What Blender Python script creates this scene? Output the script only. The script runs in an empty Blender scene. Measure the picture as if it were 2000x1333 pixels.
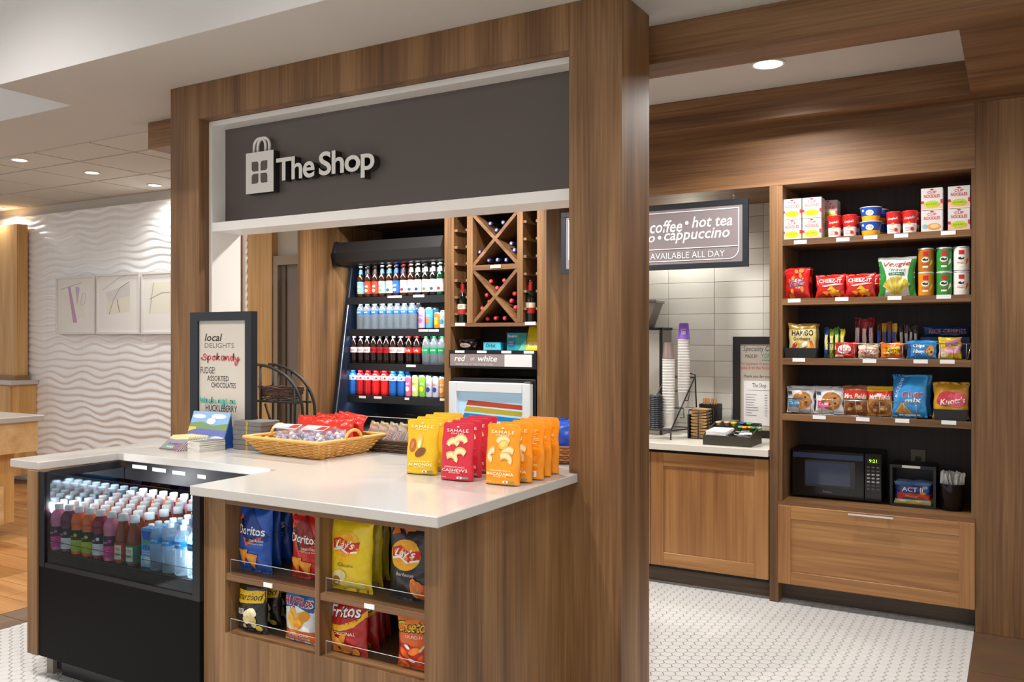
import bpy, bmesh, math, random
from mathutils import Vector, Matrix, noise

# ------------------------------------------------------------------ camera, world, light, exposure
S = bpy.context.scene
COL = S.collection
CAM_F, CAM_YAW, CAM_H, CAM_CY = 1690.0, math.radians(30.2), 1.58, 660.0
cd = bpy.data.cameras.new('camera')
cd.sensor_width = 36.0
cd.lens = CAM_F * 36.0 / 2000.0
cd.shift_y = (CAM_CY - 666.5) / 2000.0
cd.clip_start = 0.05
cam = bpy.data.objects.new('camera', cd)
cam.location = (0, 0, CAM_H)
cam.rotation_euler = (math.pi / 2, 0, CAM_YAW)
COL.objects.link(cam)
S.camera = cam

W = bpy.data.worlds.new('World')
S.world = W
W.use_nodes = True
W.node_tree.nodes['Background'].inputs[0].default_value = (1.0, 0.988, 0.972, 1)
W.node_tree.nodes['Background'].inputs[1].default_value = 0.80
S.view_settings.view_transform = 'Standard'
S.view_settings.look = 'None'
S.view_settings.gamma = 1.0
S.view_settings.use_curve_mapping = False
S.view_settings.exposure = 0.2
SPOT_W = 1.0          # overall scale of the ceiling lamps

# ------------------------------------------------------------------ survey: measured image points -> metres on known planes
CF = Vector((-math.sin(CAM_YAW), math.cos(CAM_YAW), 0))
CR = Vector((math.cos(CAM_YAW), math.sin(CAM_YAW), 0))
def _ray(px, py):
    return CF + CR * ((px - 1000.0) / CAM_F) - Vector((0, 0, 1)) * ((py - CAM_CY) / CAM_F)
def ax(px, Y):
    d = _ray(px, 660); return d.x * Y / d.y
def az(px, py, Y):
    d = _ray(px, py); return CAM_H + d.z * Y / d.y

# ------------------------------------------------------------------ colour and materials
def lin(c):
    if isinstance(c, str):
        c = c.lstrip('#'); c = [int(c[i:i+2], 16) / 255 for i in (0, 2, 4)]
    return tuple((x / 12.92 if x <= .04045 else ((x + .055) / 1.055) ** 2.4) for x in c) + (1.0,)
MATS = {}
def _new(name):
    m = bpy.data.materials.new(name); m.use_nodes = True
    nt = m.node_tree; b = nt.nodes['Principled BSDF']
    return m, nt, b
def mat(name, color, rough=.5, metal=0., coat=0., trans=0., ior=1.45, emis=0., spec=.5, bump=0., bscale=60., vary=0.):
    if name in MATS: return MATS[name]
    m, nt, b = _new(name)
    b.inputs['Base Color'].default_value = lin(color)
    b.inputs['Roughness'].default_value = rough
    b.inputs['Metallic'].default_value = metal
    b.inputs['Coat Weight'].default_value = coat
    b.inputs['Transmission Weight'].default_value = trans
    b.inputs['IOR'].default_value = ior
    b.inputs['Specular IOR Level'].default_value = spec
    if emis:
        b.inputs['Emission Color'].default_value = lin(color)
        b.inputs['Emission Strength'].default_value = emis
    if bump or vary:
        g = nt.nodes.new('ShaderNodeNewGeometry')
        n = nt.nodes.new('ShaderNodeTexNoise'); n.inputs['Scale'].default_value = bscale; n.inputs['Detail'].default_value = 3
        nt.links.new(g.outputs['Position'], n.inputs['Vector'])
        if bump:
            bp = nt.nodes.new('ShaderNodeBump'); bp.inputs['Strength'].default_value = bump; bp.inputs['Distance'].default_value = .01
            nt.links.new(n.outputs['Fac'], bp.inputs['Height']); nt.links.new(bp.outputs['Normal'], b.inputs['Normal'])
        if vary:
            mx = nt.nodes.new('ShaderNodeMix'); mx.data_type = 'RGBA'; mx.blend_type = 'MULTIPLY'
            mx.inputs['Factor'].default_value = vary
            mx.inputs['A'].default_value = lin(color)
            nt.links.new(n.outputs['Color'], mx.inputs['B'])
            nt.links.new(mx.outputs['Result'], b.inputs['Base Color'])
    MATS[name] = m
    return m
def ink(c, rough=.38):
    return mat('ink_%s_%d' % (c, rough * 100), c, rough)
def foil(c):
    return mat('foil_' + c, c, .27, 0, .25, bump=.25, bscale=38)
def wood(name, c0, c1, c2, axis='z', rough=.52, s=1.0, figure=0.):
    if name in MATS: return MATS[name]
    m, nt, b = _new(name)
    N = nt.nodes.new; L = nt.links.new
    g = N('ShaderNodeNewGeometry')
    def branch(across, along, detail, dist):
        mp = N('ShaderNodeMapping'); sc = [across * s] * 3; sc['xyz'.index(axis)] = along * s
        mp.inputs['Scale'].default_value = sc
        L(g.outputs['Position'], mp.inputs['Vector'])
        n = N('ShaderNodeTexNoise'); n.inputs['Scale'].default_value = 1; n.inputs['Detail'].default_value = detail
        n.inputs['Distortion'].default_value = dist
        L(mp.outputs['Vector'], n.inputs['Vector'])
        return n.outputs['Fac']
    a = branch(9, .55, 2, .4 + figure); f = branch(95, 2.2, 3, .1)
    mix = N('ShaderNodeMath'); mix.operation = 'MULTIPLY_ADD'; mix.inputs[1].default_value = .38
    L(f, mix.inputs[0])
    sc2 = N('ShaderNodeMath'); sc2.operation = 'MULTIPLY'; sc2.inputs[1].default_value = .62; L(a, sc2.inputs[0])
    L(sc2.outputs[0], mix.inputs[2])
    r = N('ShaderNodeValToRGB'); e = r.color_ramp.elements
    e[0].position = .33; e[0].color = lin(c0); e[1].position = .67; e[1].color = lin(c2)
    k = e.new(.5); k.color = lin(c1)
    L(mix.outputs[0], r.inputs['Fac']); L(r.outputs['Color'], b.inputs['Base Color'])
    b.inputs['Roughness'].default_value = rough
    bp = N('ShaderNodeBump'); bp.inputs['Strength'].default_value = .08; bp.inputs['Distance'].default_value = .004
    L(f, bp.inputs['Height']); L(bp.outputs['Normal'], b.inputs['Normal'])
    MATS[name] = m
    return m
def clear(name, tint='#ffffff', gloss=.10, rough=.02, frost=0., ior=1.12):
    """thin clear sheet or bottle wall: see-through with a weak mirror reflection"""
    if name in MATS: return MATS[name]
    m, nt, b = _new(name); nt.nodes.remove(b)
    out = nt.nodes['Material Output']
    t = nt.nodes.new('ShaderNodeBsdfTransparent'); t.inputs[0].default_value = lin(tint)
    g = nt.nodes.new('ShaderNodeBsdfGlossy'); g.inputs['Roughness'].default_value = rough
    fr = nt.nodes.new('ShaderNodeFresnel'); fr.inputs['IOR'].default_value = ior
    ad = nt.nodes.new('ShaderNodeMath'); ad.operation = 'ADD'; ad.inputs[1].default_value = gloss * .15; ad.use_clamp = True
    nt.links.new(fr.outputs[0], ad.inputs[0])
    mx = nt.nodes.new('ShaderNodeMixShader')
    nt.links.new(ad.outputs[0], mx.inputs[0]); nt.links.new(t.outputs[0], mx.inputs[1]); nt.links.new(g.outputs[0], mx.inputs[2])
    if frost:
        df = nt.nodes.new('ShaderNodeBsdfTranslucent'); df.inputs[0].default_value = lin('#e8f2f8')
        d2 = nt.nodes.new('ShaderNodeBsdfDiffuse'); d2.inputs[0].default_value = lin('#e8f2f8')
        m3 = nt.nodes.new('ShaderNodeMixShader'); m3.inputs[0].default_value = .5
        nt.links.new(df.outputs[0], m3.inputs[1]); nt.links.new(d2.outputs[0], m3.inputs[2])
        m4 = nt.nodes.new('ShaderNodeMixShader'); m4.inputs[0].default_value = frost
        nt.links.new(mx.outputs[0], m4.inputs[1]); nt.links.new(m3.outputs[0], m4.inputs[2]); mx = m4
    nt.links.new(mx.outputs[0], out.inputs['Surface'])
    MATS[name] = m
    return m

# ------------------------------------------------------------------ mesh builder
class MB:
    def __init__(s): s.v = []; s.f = []; s.m = []; s.sm = []
    def add(s, vs, fs, m=0, smooth=False):
        o = len(s.v); s.v += [tuple(v) for v in vs]
        for f in fs: s.f.append(tuple(i + o for i in f)); s.m.append(m); s.sm.append(smooth)
        return s
    def box(s, x0, x1, y0, y1, z0, z1, m=0):
        x0, x1 = min(x0, x1), max(x0, x1); y0, y1 = min(y0, y1), max(y0, y1); z0, z1 = min(z0, z1), max(z0, z1)
        v = [(x0,y0,z0),(x1,y0,z0),(x1,y1,z0),(x0,y1,z0),(x0,y0,z1),(x1,y0,z1),(x1,y1,z1),(x0,y1,z1)]
        return s.add(v, [(0,3,2,1),(4,5,6,7),(0,1,5,4),(1,2,6,5),(2,3,7,6),(3,0,4,7)], m)
    def prism(s, poly, h0, h1, axis='z', m=0):
        n = len(poly)
        a = sum(poly[i][0]*poly[(i+1)%n][1]-poly[(i+1)%n][0]*poly[i][1] for i in range(n))
        if a < 0: poly = poly[::-1]
        if axis == 'z': p = lambda u, v, h: (u, v, h)
        elif axis == 'x': p = lambda u, v, h: (h, u, v)
        else: p = lambda u, v, h: (u, h, v)
        v = [p(u, w, h0) for u, w in poly] + [p(u, w, h1) for u, w in poly]
        f = [tuple(range(n))[::-1], tuple(range(n, 2*n))] + [(i, (i+1)%n, n+(i+1)%n, n+i) for i in range(n)]
        if axis == 'y': f = [q[::-1] for q in f]
        if h1 < h0: f = [q[::-1] for q in f]
        return s.add(v, f, m)
    def lathe(s, prof, n=20, c=(0,0), m=0, smooth=True, cap=True):
        vs = []; fs = []; k = len(prof)
        for r, z in prof:
            for i in range(n):
                a = 2*math.pi*i/n; vs.append((c[0]+r*math.cos(a), c[1]+r*math.sin(a), z))
        for j in range(k-1):
            for i in range(n):
                i2 = (i+1) % n; fs.append((j*n+i, j*n+i2, (j+1)*n+i2, (j+1)*n+i))
        s.add(vs, fs, m, smooth)
        if cap:
            o = len(s.v) - len(vs)
            if prof[0][0] > 1e-5: s.f.append(tuple(o+i for i in range(n))[::-1]); s.m.append(m); s.sm.append(False)
            if prof[-1][0] > 1e-5: s.f.append(tuple(o+(k-1)*n+i for i in range(n))); s.m.append(m); s.sm.append(False)
        return s
    def tube(s, pts, r, n=6, closed=False, m=0, smooth=True):
        P = [Vector(p) for p in pts]; k = len(P); vs = []; fs = []
        up = None
        for i in range(k):
            if closed: t = (P[(i+1)%k] - P[i-1])
            else: t = P[min(i+1,k-1)] - P[max(i-1,0)]
            t.normalize()
            if up is None:
                up = Vector((0,0,1)) if abs(t.z) < .9 else Vector((1,0,0))
            x = t.cross(up)
            if x.length < 1e-4: x = t.orthogonal()
            x.normalize(); y = x.cross(t); y.normalize(); up = y
            for j in range(n):
                a = 2*math.pi*j/n; vs.append(P[i] + (x*math.cos(a) + y*math.sin(a))*r)
        for i in range(k if closed else k-1):
            i2 = (i+1) % k
            for j in range(n):
                j2 = (j+1) % n; fs.append((i*n+j, i*n+j2, i2*n+j2, i2*n+j))
        if not closed: fs += [tuple(range(n))[::-1], tuple((k-1)*n+j for j in range(n))]
        return s.add(vs, fs, m, smooth)
    def ball(s, c, rx, ry=None, rz=None, n=10, k=6, m=0):
        ry = ry or rx; rz = rz or rx; vs = []; fs = []
        for j in range(1, k):
            t = math.pi*j/k
            for i in range(n):
                a = 2*math.pi*i/n
                vs.append((c[0]+rx*math.sin(t)*math.cos(a), c[1]+ry*math.sin(t)*math.sin(a), c[2]-rz*math.cos(t)))
        vs += [(c[0], c[1], c[2]-rz), (c[0], c[1], c[2]+rz)]
        b, tp = len(vs)-2, len(vs)-1
        for j in range(k-2):
            for i in range(n): fs.append((j*n+i, j*n+(i+1)%n, (j+1)*n+(i+1)%n, (j+1)*n+i))
        for i in range(n):
            fs.append((b, (i+1)%n, i)); fs.append((tp, (k-2)*n+i, (k-2)*n+(i+1)%n))
        return s.add(vs, fs, m, True)
    def grid(s, fn, nu, nv, m=0, smooth=True, flip=False):
        vs = [fn(i/nu, j/nv) for j in range(nv+1) for i in range(nu+1)]
        fs = []
        for j in range(nv):
            for i in range(nu):
                a = j*(nu+1)+i; q = (a, a+1, a+nu+2, a+nu+1); fs.append(q[::-1] if flip else q)
        return s.add(vs, fs, m, smooth)
    def mesh(s, name, mats, bevel=0., seg=1):
        me = bpy.data.meshes.new(name)
        me.from_pydata(s.v, [], s.f)
        if not isinstance(mats, (list, tuple)): mats = [mats]
        for x in mats: me.materials.append(x)
        me.polygons.foreach_set('material_index', s.m)
        me.polygons.foreach_set('use_smooth', s.sm)
        if bevel:
            bm = bmesh.new(); bm.from_mesh(me)
            es = [e for e in bm.edges if len(e.link_faces) == 2 and e.calc_face_angle(0) > .6]
            bmesh.ops.bevel(bm, geom=es, offset=bevel, segments=seg, affect='EDGES', clamp_overlap=True, profile=.5)
            bm.to_mesh(me); bm.free()
        me.update()
        return me
    def build(s, name, mats, parent=None, loc=None, rot=None, bevel=0., seg=1):
        return link(name, s.mesh(name, mats, bevel, seg), parent, loc, rot)
def link(name, data, parent=None, loc=None, rot=None):
    o = bpy.data.objects.new(name, data); COL.objects.link(o)
    if parent is not None: o.parent = parent
    if loc is not None: o.location = loc
    if rot is not None: o.rotation_euler = rot
    return o
def tag(o, label=None, cat=None, group=None, kind=None):
    if label: o['label'] = label
    if cat: o['category'] = cat
    if group: o['group'] = group
    if kind: o['kind'] = kind
    return o
def thing(name, label, cat, loc=(0,0,0), rotz=0., group=None):
    o = link(name, None, None, loc, (0,0,rotz)); o.empty_display_size = .05
    return tag(o, label, cat, group)
def struct(o): o['kind'] = 'structure'; return o
def bx(name, m, parent, x0, x1, y0, y1, z0, z1, bevel=0.):
    """a box part whose object origin is at its own base centre"""
    cx, cy, cz = (x0+x1)/2, (y0+y1)/2, min(z0, z1)
    return MB().box(x0-cx, x1-cx, y0-cy, y1-cy, z0-cz, z1-cz).build(name, m, parent, (cx, cy, cz), None, bevel)
def copy_tree(o, parent=None):
    c = o.copy(); COL.objects.link(c); c.parent = parent
    for ch in list(o.children): copy_tree(ch, c)
    return c

# ------------------------------------------------------------------ printing: flat artwork laid on a surface
_TX = {}
def text2d(t, bold=0., shear=0., space=1.0):
    key = (t, bold, shear, space)
    if key not in _TX:
        cu = bpy.data.curves.new('txt', 'FONT'); cu.body = t; cu.size = 1; cu.resolution_u = 2
        cu.offset = bold*.55; cu.shear = shear; cu.space_character = space; cu.fill_mode = 'FRONT'
        cu.dimensions = '2D'
        ob = bpy.data.objects.new('txt', cu)
        me = bpy.data.meshes.new_from_object(ob)
        vs = [(v.co.x, v.co.y) for v in me.vertices]; fs = [tuple(p.vertices) for p in me.polygons]
        bpy.data.objects.remove(ob); bpy.data.curves.remove(cu); bpy.data.meshes.remove(me)
        if vs:
            x0 = min(v[0] for v in vs); x1 = max(v[0] for v in vs); y0 = min(v[1] for v in vs); y1 = max(v[1] for v in vs)
            vs = [((x-(x0+x1)/2)/max(x1-x0, 1e-6), (y-(y0+y1)/2)/max(y1-y0, 1e-6)) for x, y in vs]
        _TX[key] = (vs, fs)
    return _TX[key]
class Print:
    """2-D artwork in surface units (u to the right, v up); every layer sits a hair above the last"""
    def __init__(s): s.items = []
    def _rot(s, pts, c, rot):
        if not rot: return pts
        k, q = math.cos(rot), math.sin(rot)
        return [(c[0]+(x-c[0])*k-(y-c[1])*q, c[1]+(x-c[0])*q+(y-c[1])*k) for x, y in pts]
    def poly(s, pts, c): s.items.append((list(pts), [tuple(range(len(pts)))], c)); return s
    def rect(s, x0, x1, y0, y1, c, rot=0.):
        return s.poly(s._rot([(x0,y0),(x1,y0),(x1,y1),(x0,y1)], ((x0+x1)/2,(y0+y1)/2), rot), c)
    def ell(s, cx, cy, rx, ry, c, n=20, rot=0.):
        return s.poly(s._rot([(cx+rx*math.cos(2*math.pi*i/n), cy+ry*math.sin(2*math.pi*i/n)) for i in range(n)], (cx,cy), rot), c)
    def text(s, t, cx, cy, w, h, c, bold=0., shear=0., rot=0., space=1.):
        vs, fs = text2d(t, bold, shear, space)
        s.items.append((s._rot([(cx+x*w, cy+y*h) for x, y in vs], (cx,cy), rot), fs, c)); return s
    def stroke(s, pts, wd, c):
        L = []; R = []
        for i, p in enumerate(pts):
            a = pts[max(i-1,0)]; b = pts[min(i+1,len(pts)-1)]
            dx, dy = b[0]-a[0], b[1]-a[1]; l = math.hypot(dx,dy) or 1
            L.append((p[0]-dy/l*wd/2, p[1]+dx/l*wd/2)); R.append((p[0]+dy/l*wd/2, p[1]-dx/l*wd/2))
        n = len(pts); s.items.append((L+R, [(i+1, i, n+i, n+i+1) for i in range(n-1)], c)); return s
    def lines(s, x0, x1, y0, y1, n, c, th=.3, jag=.25, rnd=None):
        """rows of small print too fine to read"""
        rnd = rnd or random.Random(3)
        st = (y1-y0)/n
        for i in range(n):
            s.rect(x0, x1-(x1-x0)*jag*rnd.random(), y1-st*(i+th+.2), y1-st*(i+.2), c)
        return s
    def mesh(s, name, fmap, L=9., step=.00025, rough=.38):
        cols = []; V = []; F = []; MI = []
        for k, (pts, fs, c) in enumerate(s.items):
            if c not in cols: cols.append(c)
            mi = cols.index(c)
            if len(fs) == 1 or L < 1:
                bm = bmesh.new(); vv = [bm.verts.new((x, y, 0)) for x, y in pts]
                for f in fs:
                    try: bm.faces.new([vv[i] for i in f])
                    except ValueError: pass
                bmesh.ops.triangulate(bm, faces=bm.faces[:])
                for _ in range(6):
                    es = [e for e in bm.edges if e.calc_length() > L]
                    if not es: break
                    bmesh.ops.subdivide_edges(bm, edges=es, cuts=1)
                    bmesh.ops.triangulate(bm, faces=bm.faces[:])
                bm.normal_update(); bm.verts.index_update()
                pts = [(v.co.x, v.co.y) for v in bm.verts]; fs = [tuple(v.index for v in f.verts) for f in bm.faces]
                bm.free()
            o = len(V); V += [tuple(fmap(x, y, step*(k+1))) for x, y in pts]
            for f in fs:
                a = sum(pts[f[i]][0]*pts[f[(i+1)%len(f)]][1]-pts[f[(i+1)%len(f)]][0]*pts[f[i]][1] for i in range(len(f)))
                F.append(tuple(i+o for i in (f if a > 0 else f[::-1]))); MI.append(mi)
        me = bpy.data.meshes.new(name); me.from_pydata(V, [], F)
        for c in cols: me.materials.append(c if not isinstance(c, str) else ink(c, rough))
        me.polygons.foreach_set('material_index', MI)
        me.polygons.foreach_set('use_smooth', [True]*len(F))
        me.update()
        return me
    def on(s, name, parent, fmap, L=9., step=.00025, rough=.38):
        return link(name, s.mesh(name, fmap, L, step, rough), parent)
def flat(y=0.): return lambda u, v, e: (u, y-e, v)
def cyl(rf, c=(0,0)):
    """wrap round a standing cylinder or cone, u = 0 on the side facing -Y"""
    def f(u, v, e):
        r = rf(v) if callable(rf) else rf
        a = u / r; r += e
        return (c[0]+r*math.sin(a), c[1]-r*math.cos(a), v)
    return f
# ------------------------------------------------------------------ shared materials
WALV = wood('walnut_upright', '#573a20', '#7b5733', '#98724a', 'z')
WALX = wood('walnut_lengthwise', '#573a20', '#795433', '#966f48', 'x')
WALY = wood('walnut_crosswise', '#543a22', '#74543a', '#8c6a48', 'y')
WARX = wood('cherry_lengthwise', '#835732', '#a37241', '#b98a56', 'x', .38, .8, 1.2)
WARV = wood('cherry_upright', '#835530', '#a06f40', '#b58553', 'z', .38, .8)
OAKV = wood('oak_upright', '#b98a4c', '#cfa060', '#dcb47a', 'z')
OAKX = wood('oak_lengthwise', '#c49a60', '#d8b07a', '#e4c392', 'x')
KICK = wood('toe_kick_laminate', '#4a3d33', '#5c4d40', '#6e5e50', 'x', .6)
DARKBACK = wood('dark_back_laminate', '#241d1a', '#2c2421', '#352b27', 'z', .6)
QUARTZ = mat('quartz', '#c6c1ba', .16, vary=.10, bscale=160)
PAINT = mat('ceiling_paint', '#c9c3ba', .85)
FASCIA = mat('fascia_wallcovering', '#dcd9d6', .8, bump=.12, bscale=45)
WHITE = mat('white_lacquer', '#e9e5df', .35)
BLACK = mat('black_plastic', '#17161a', .35)
BLACKM = mat('black_metal', '#1f1d1d', .4, .3)
STEEL = mat('brushed_steel', '#b9b9b6', .28, 1.)
TAG = mat('price_card', '#f3f2ee', .5)
ACRYL = clear('acrylic_sheet', '#fbfcfc', .03, ior=1.04)
GLASS = clear('cooler_glass', '#e2e9ee', .16)
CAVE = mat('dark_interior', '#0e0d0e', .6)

# ------------------------------------------------------------------ floor
GR = mat('grout', '#6a6157', .9)
flo = struct(MB().box(-15, 4, -4, 8.5, -.10, -.003).build('floor', GR))
HEXW = mat('hex_tile_glaze', '#d3d2d0', .32, vary=.06, bscale=9)
hs, gap = .0335, .0021
HX0, HX1, HY0, HY1 = -4.743, -.193, .3, 5.383
def hexv(r): return [(r*math.cos(math.pi/3*i), r*math.sin(math.pi/3*i)) for i in range(6)]
def clip(poly):
    """cut an edge tile to the straight border of the tiled field"""
    for ax_, lim, sg in ((0,HX0,1), (0,HX1,-1), (1,HY0,1), (1,HY1,-1)):
        out = []
        for i in range(len(poly)):
            p, q_ = poly[i], poly[(i+1) % len(poly)]; dp, dq = sg*(p[ax_]-lim), sg*(q_[ax_]-lim)
            if dp >= 0: out.append(p)
            if dp*dq < 0: f = dp/(dp-dq); out.append((p[0]+(q_[0]-p[0])*f, p[1]+(q_[1]-p[1])*f))
        poly = out
        if len(poly) < 3: return []
    return poly
def hex_into(mb, x, y, cut=False):
    o = [(x+a, y+b) for a, b in hexv(hs-gap)]
    if cut: o = clip(o)
    n = len(o)
    if n < 3: return
    cx, cy = sum(p[0] for p in o)/n, sum(p[1] for p in o)/n
    i = [(a+(cx-a)*.04, b+(cy-b)*.04) for a, b in o]
    vs = [(a, b, -.0035) for a, b in o] + [(a, b, -.0008) for a, b in o] + [(a, b, 0) for a, b in i]
    mb.add(vs, [tuple(range(2*n, 3*n))] + [(k, (k+1)%n, n+(k+1)%n, n+k) for k in range(n)] + [(n+k, n+(k+1)%n, 2*n+(k+1)%n, 2*n+k) for k in range(n)])
cells = []
fy = hs*math.sqrt(3)
for i in range(-100, 2):
    for j in range(0, 100):
        x, y = i*hs*1.5, j*fy + (fy/2 if i % 2 else 0)
        if HX0-hs < x < HX1+hs and HY0-hs < y < HY1+hs: cells.append((x, y))
def seen(x, y):
    if not (HX0+hs < x < HX1-hs and HY0+hs < y < HY1-hs): return 0
    q = Vector((x, y, -CAM_H)); D = q.dot(CF)
    if D < .5: return 0
    px, py = 1000+CAM_F*q.dot(CR)/D, CAM_CY+CAM_F*CAM_H/D
    ok = (1275 < px < 1900 and 1150 < py < 1333) or (0 < px < 110 and 1215 < py < 1333)
    return 1/D if ok else 0
cells.sort(key=lambda c: -seen(*c))
hm = MB(); hex_into(hm, 0, 0.) if 0 else None
i6 = hexv(hs-gap)
hm.add([(a, b, -.0035) for a, b in i6] + [(a, b, -.0008) for a, b in i6] + [(a*.96, b*.96, 0) for a, b in i6], [tuple(range(12, 18))] + [(k, (k+1)%6, 6+(k+1)%6, 6+k) for k in range(6)] + [(6+k, 6+(k+1)%6, 12+(k+1)%6, 12+k) for k in range(6)])
hme = hm.mesh('hex_tile', HEXW)
for x, y in cells[:300]: link('hex_tile', hme, flo, (x, y, 0))
rest = MB()
for x, y in cells[300:]: hex_into(rest, x, y, True)
tag(rest.build('hex_tile_field', HEXW, flo), kind='stuff')
# wood-look planks of the lobby, dark threshold strip, brown tiles at the right
PLK = [wood('floor_plank_%d' % k, *c, 'x', .35, 1.2) for k, c in enumerate([('#8a5a30','#a8743f','#bb8a55'), ('#7c5029','#9a6836','#b07d48'), ('#94643a','#b38049','#c4955f')])]
rnd = random.Random(4)
for r in range(18):
    y0 = 2.0 + r*.2; x = -5.01 - rnd.random()*.8
    bx('floor_plank', PLK[rnd.randrange(3)], flo, x+.002, -5.008, y0+.002, y0+.198, -.02, 0)
    for k in range(5):
        x1 = x; x -= 1.2
        bx('floor_plank', PLK[rnd.randrange(3)], flo, x+.002, x1-.002, y0+.002, y0+.198, -.02, 0)
STRIP = wood('threshold_tile', '#5c4633', '#6b5440', '#7a6350', 'y', .5)
for k in range(4): bx('threshold_tile', STRIP, flo, -5.0, -4.745, 1.9+k*.9, 2.795+k*.9, -.02, 0)
BRT = mat('brown_floor_tile', '#6f543d', .45, vary=.5, bscale=5)
for a in range(3):
    for b in range(3): bx('brown_floor_tile', BRT, flo, -.19+a*.9, -.19+a*.9+.896, 5.26-.62*(b+1), 5.26-.62*b-.004, -.02, 0)

# ------------------------------------------------------------------ walls and ceiling
struct(bx('wall_back', PAINT, None, -15, -4.74, 5.60, 5.75, 0, 3.02))
struct(bx('wall_shop', PAINT, None, -4.74, 3, 5.915, 6.05, 0, 3.02))
cei = struct(MB().prism([(-15,3.262), (-5.055,3.262), (-5.055,2.79), (4,2.79), (4,6.05), (-15,6.05)], 3.02, 3.1).build('ceiling', PAINT))
fas = MB().box(-5.055, 4, 2.79, 2.9, 3.1, 4.7).box(-15, -5.055, 3.262, 3.36, 3.1, 4.7).box(-5.055, -4.95, 2.9, 3.36, 3.1, 4.7)
fas.box(-5.055, 4, 2.786, 2.79, 3.02, 4.7).box(-15, -5.055, 3.258, 3.262, 3.02, 4.7)
struct(fas.build('wall_fascia', FASCIA))
struct(bx('ceiling', mat('raised_ceiling_paint', '#efedea', .9), None, -15, 4, -4.0, 3.4, 4.7, 4.8))
# acoustic ceiling tiles over the lobby corner (panels hang a hair below the grid)
CTILE = mat('acoustic_tile', '#cbc5ba', .95, bump=.05, bscale=300)
xs = [-5.18-.695*k for k in range(8)]; ys = [4.305, 4.93, 5.55]
bx('grid_slot', mat('ceiling_grid', '#a39b8e', .9), cei, -10.75, -5.0, 3.935, 5.55, 3.0185, 3.0205)
yy = [3.935] + ys
for a in range(len(xs)-1):
    for b in range(3): bx('ceiling_tile', CTILE, cei, xs[a+1]+.011, xs[a]-.011, yy[b]+(.0 if b == 0 else .011), yy[b+1]-.011, 3.0125, 3.019)
for b in range(3): bx('ceiling_tile', CTILE, cei, xs[0]+.011, -5.0, yy[b]+(.0 if b == 0 else .011), yy[b+1]-.011, 3.0125, 3.019)

# wave-relief wall panels
WAVE = mat('wave_panel_gloss', '#f1f1f2', .24)
wp = struct(MB().box(-10.3, -6.02, 5.578, 5.6, 0, 2.94).build('wall_wave', PAINT))
def ridge(k, x): return k*.074 + (.019+.011*math.sin(1.3*k))*math.sin(2*math.pi*x/.57 + 1.1*math.sin(.55*k)+.6*math.sin(.23*k)) + .006*math.sin(2*math.pi*x/.9+k)
def relief(x, z):
    k = int(z/.074)-2
    while ridge(k+1, x) <= z: k += 1
    f = (z-ridge(k, x))/(ridge(k+1, x)-ridge(k, x))
    return .012*(math.sin(math.pi/2*f/.3) if f < .3 else math.cos(math.pi/2*(f-.3)/.7)**1.3)
pw = .61
for k in range(7):
    x0 = -10.28 + k*pw
    def fn(u, v, x0=x0):
        x = x0+.0008 + u*(pw-.0016); z = .02+v*2.90
        return (x-x0, -relief(x, z), z)
    mb = MB().grid(fn, 30, 330, smooth=True)
    mb.build('wave_panel', WAVE, wp, (x0, 5.573, 0))

def downlight(x, y, z, label, power, spot=1.9, r=.055, lens=14., blend=.6):
    t = thing('ceiling_light', label, 'light', (x, y, z), 0, 'recessed ceiling lights')
    MB().lathe([(r, -.0005), (r+.014, -.0005), (r+.014, -.006), (r, -.007), (r-.003, .0)], 24, cap=False).build('trim_ring', mat('light_trim', '#e6e3dd', .5), t)
    MB().lathe([(.0001, -.0032), (r-.001, -.003)], 24, cap=False).build('lens', mat('light_lens', '#fff6e8', .5, emis=lens), t)
    if power:
        l = bpy.data.lights.new('lamp', 'SPOT'); l.energy = power*SPOT_W; l.spot_size = spot; l.spot_blend = blend; l.color = (1, .972, .935); l.shadow_soft_size = r
        link('lamp', l, t, (0, 0, -.02))
    return t
for x, y, w_ in ((-6.92,4.02,'nearest the white ceiling step'), (-6.907,4.644,'in the middle of the tiled ceiling'), (-6.97,5.32,'just in front of the wave wall'), (-9.68,5.40,'farthest left above the oak post')):
    downlight(x, y, 3.0118 if y > 4 else 3.0118, 'small round recessed ceiling light ' + w_, 45, 2.7, .055, 14., 1.)
downlight(-1.123, 4.60, 3.019, 'round recessed ceiling light between the walnut beams', 140, 2.7, .075)

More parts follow.
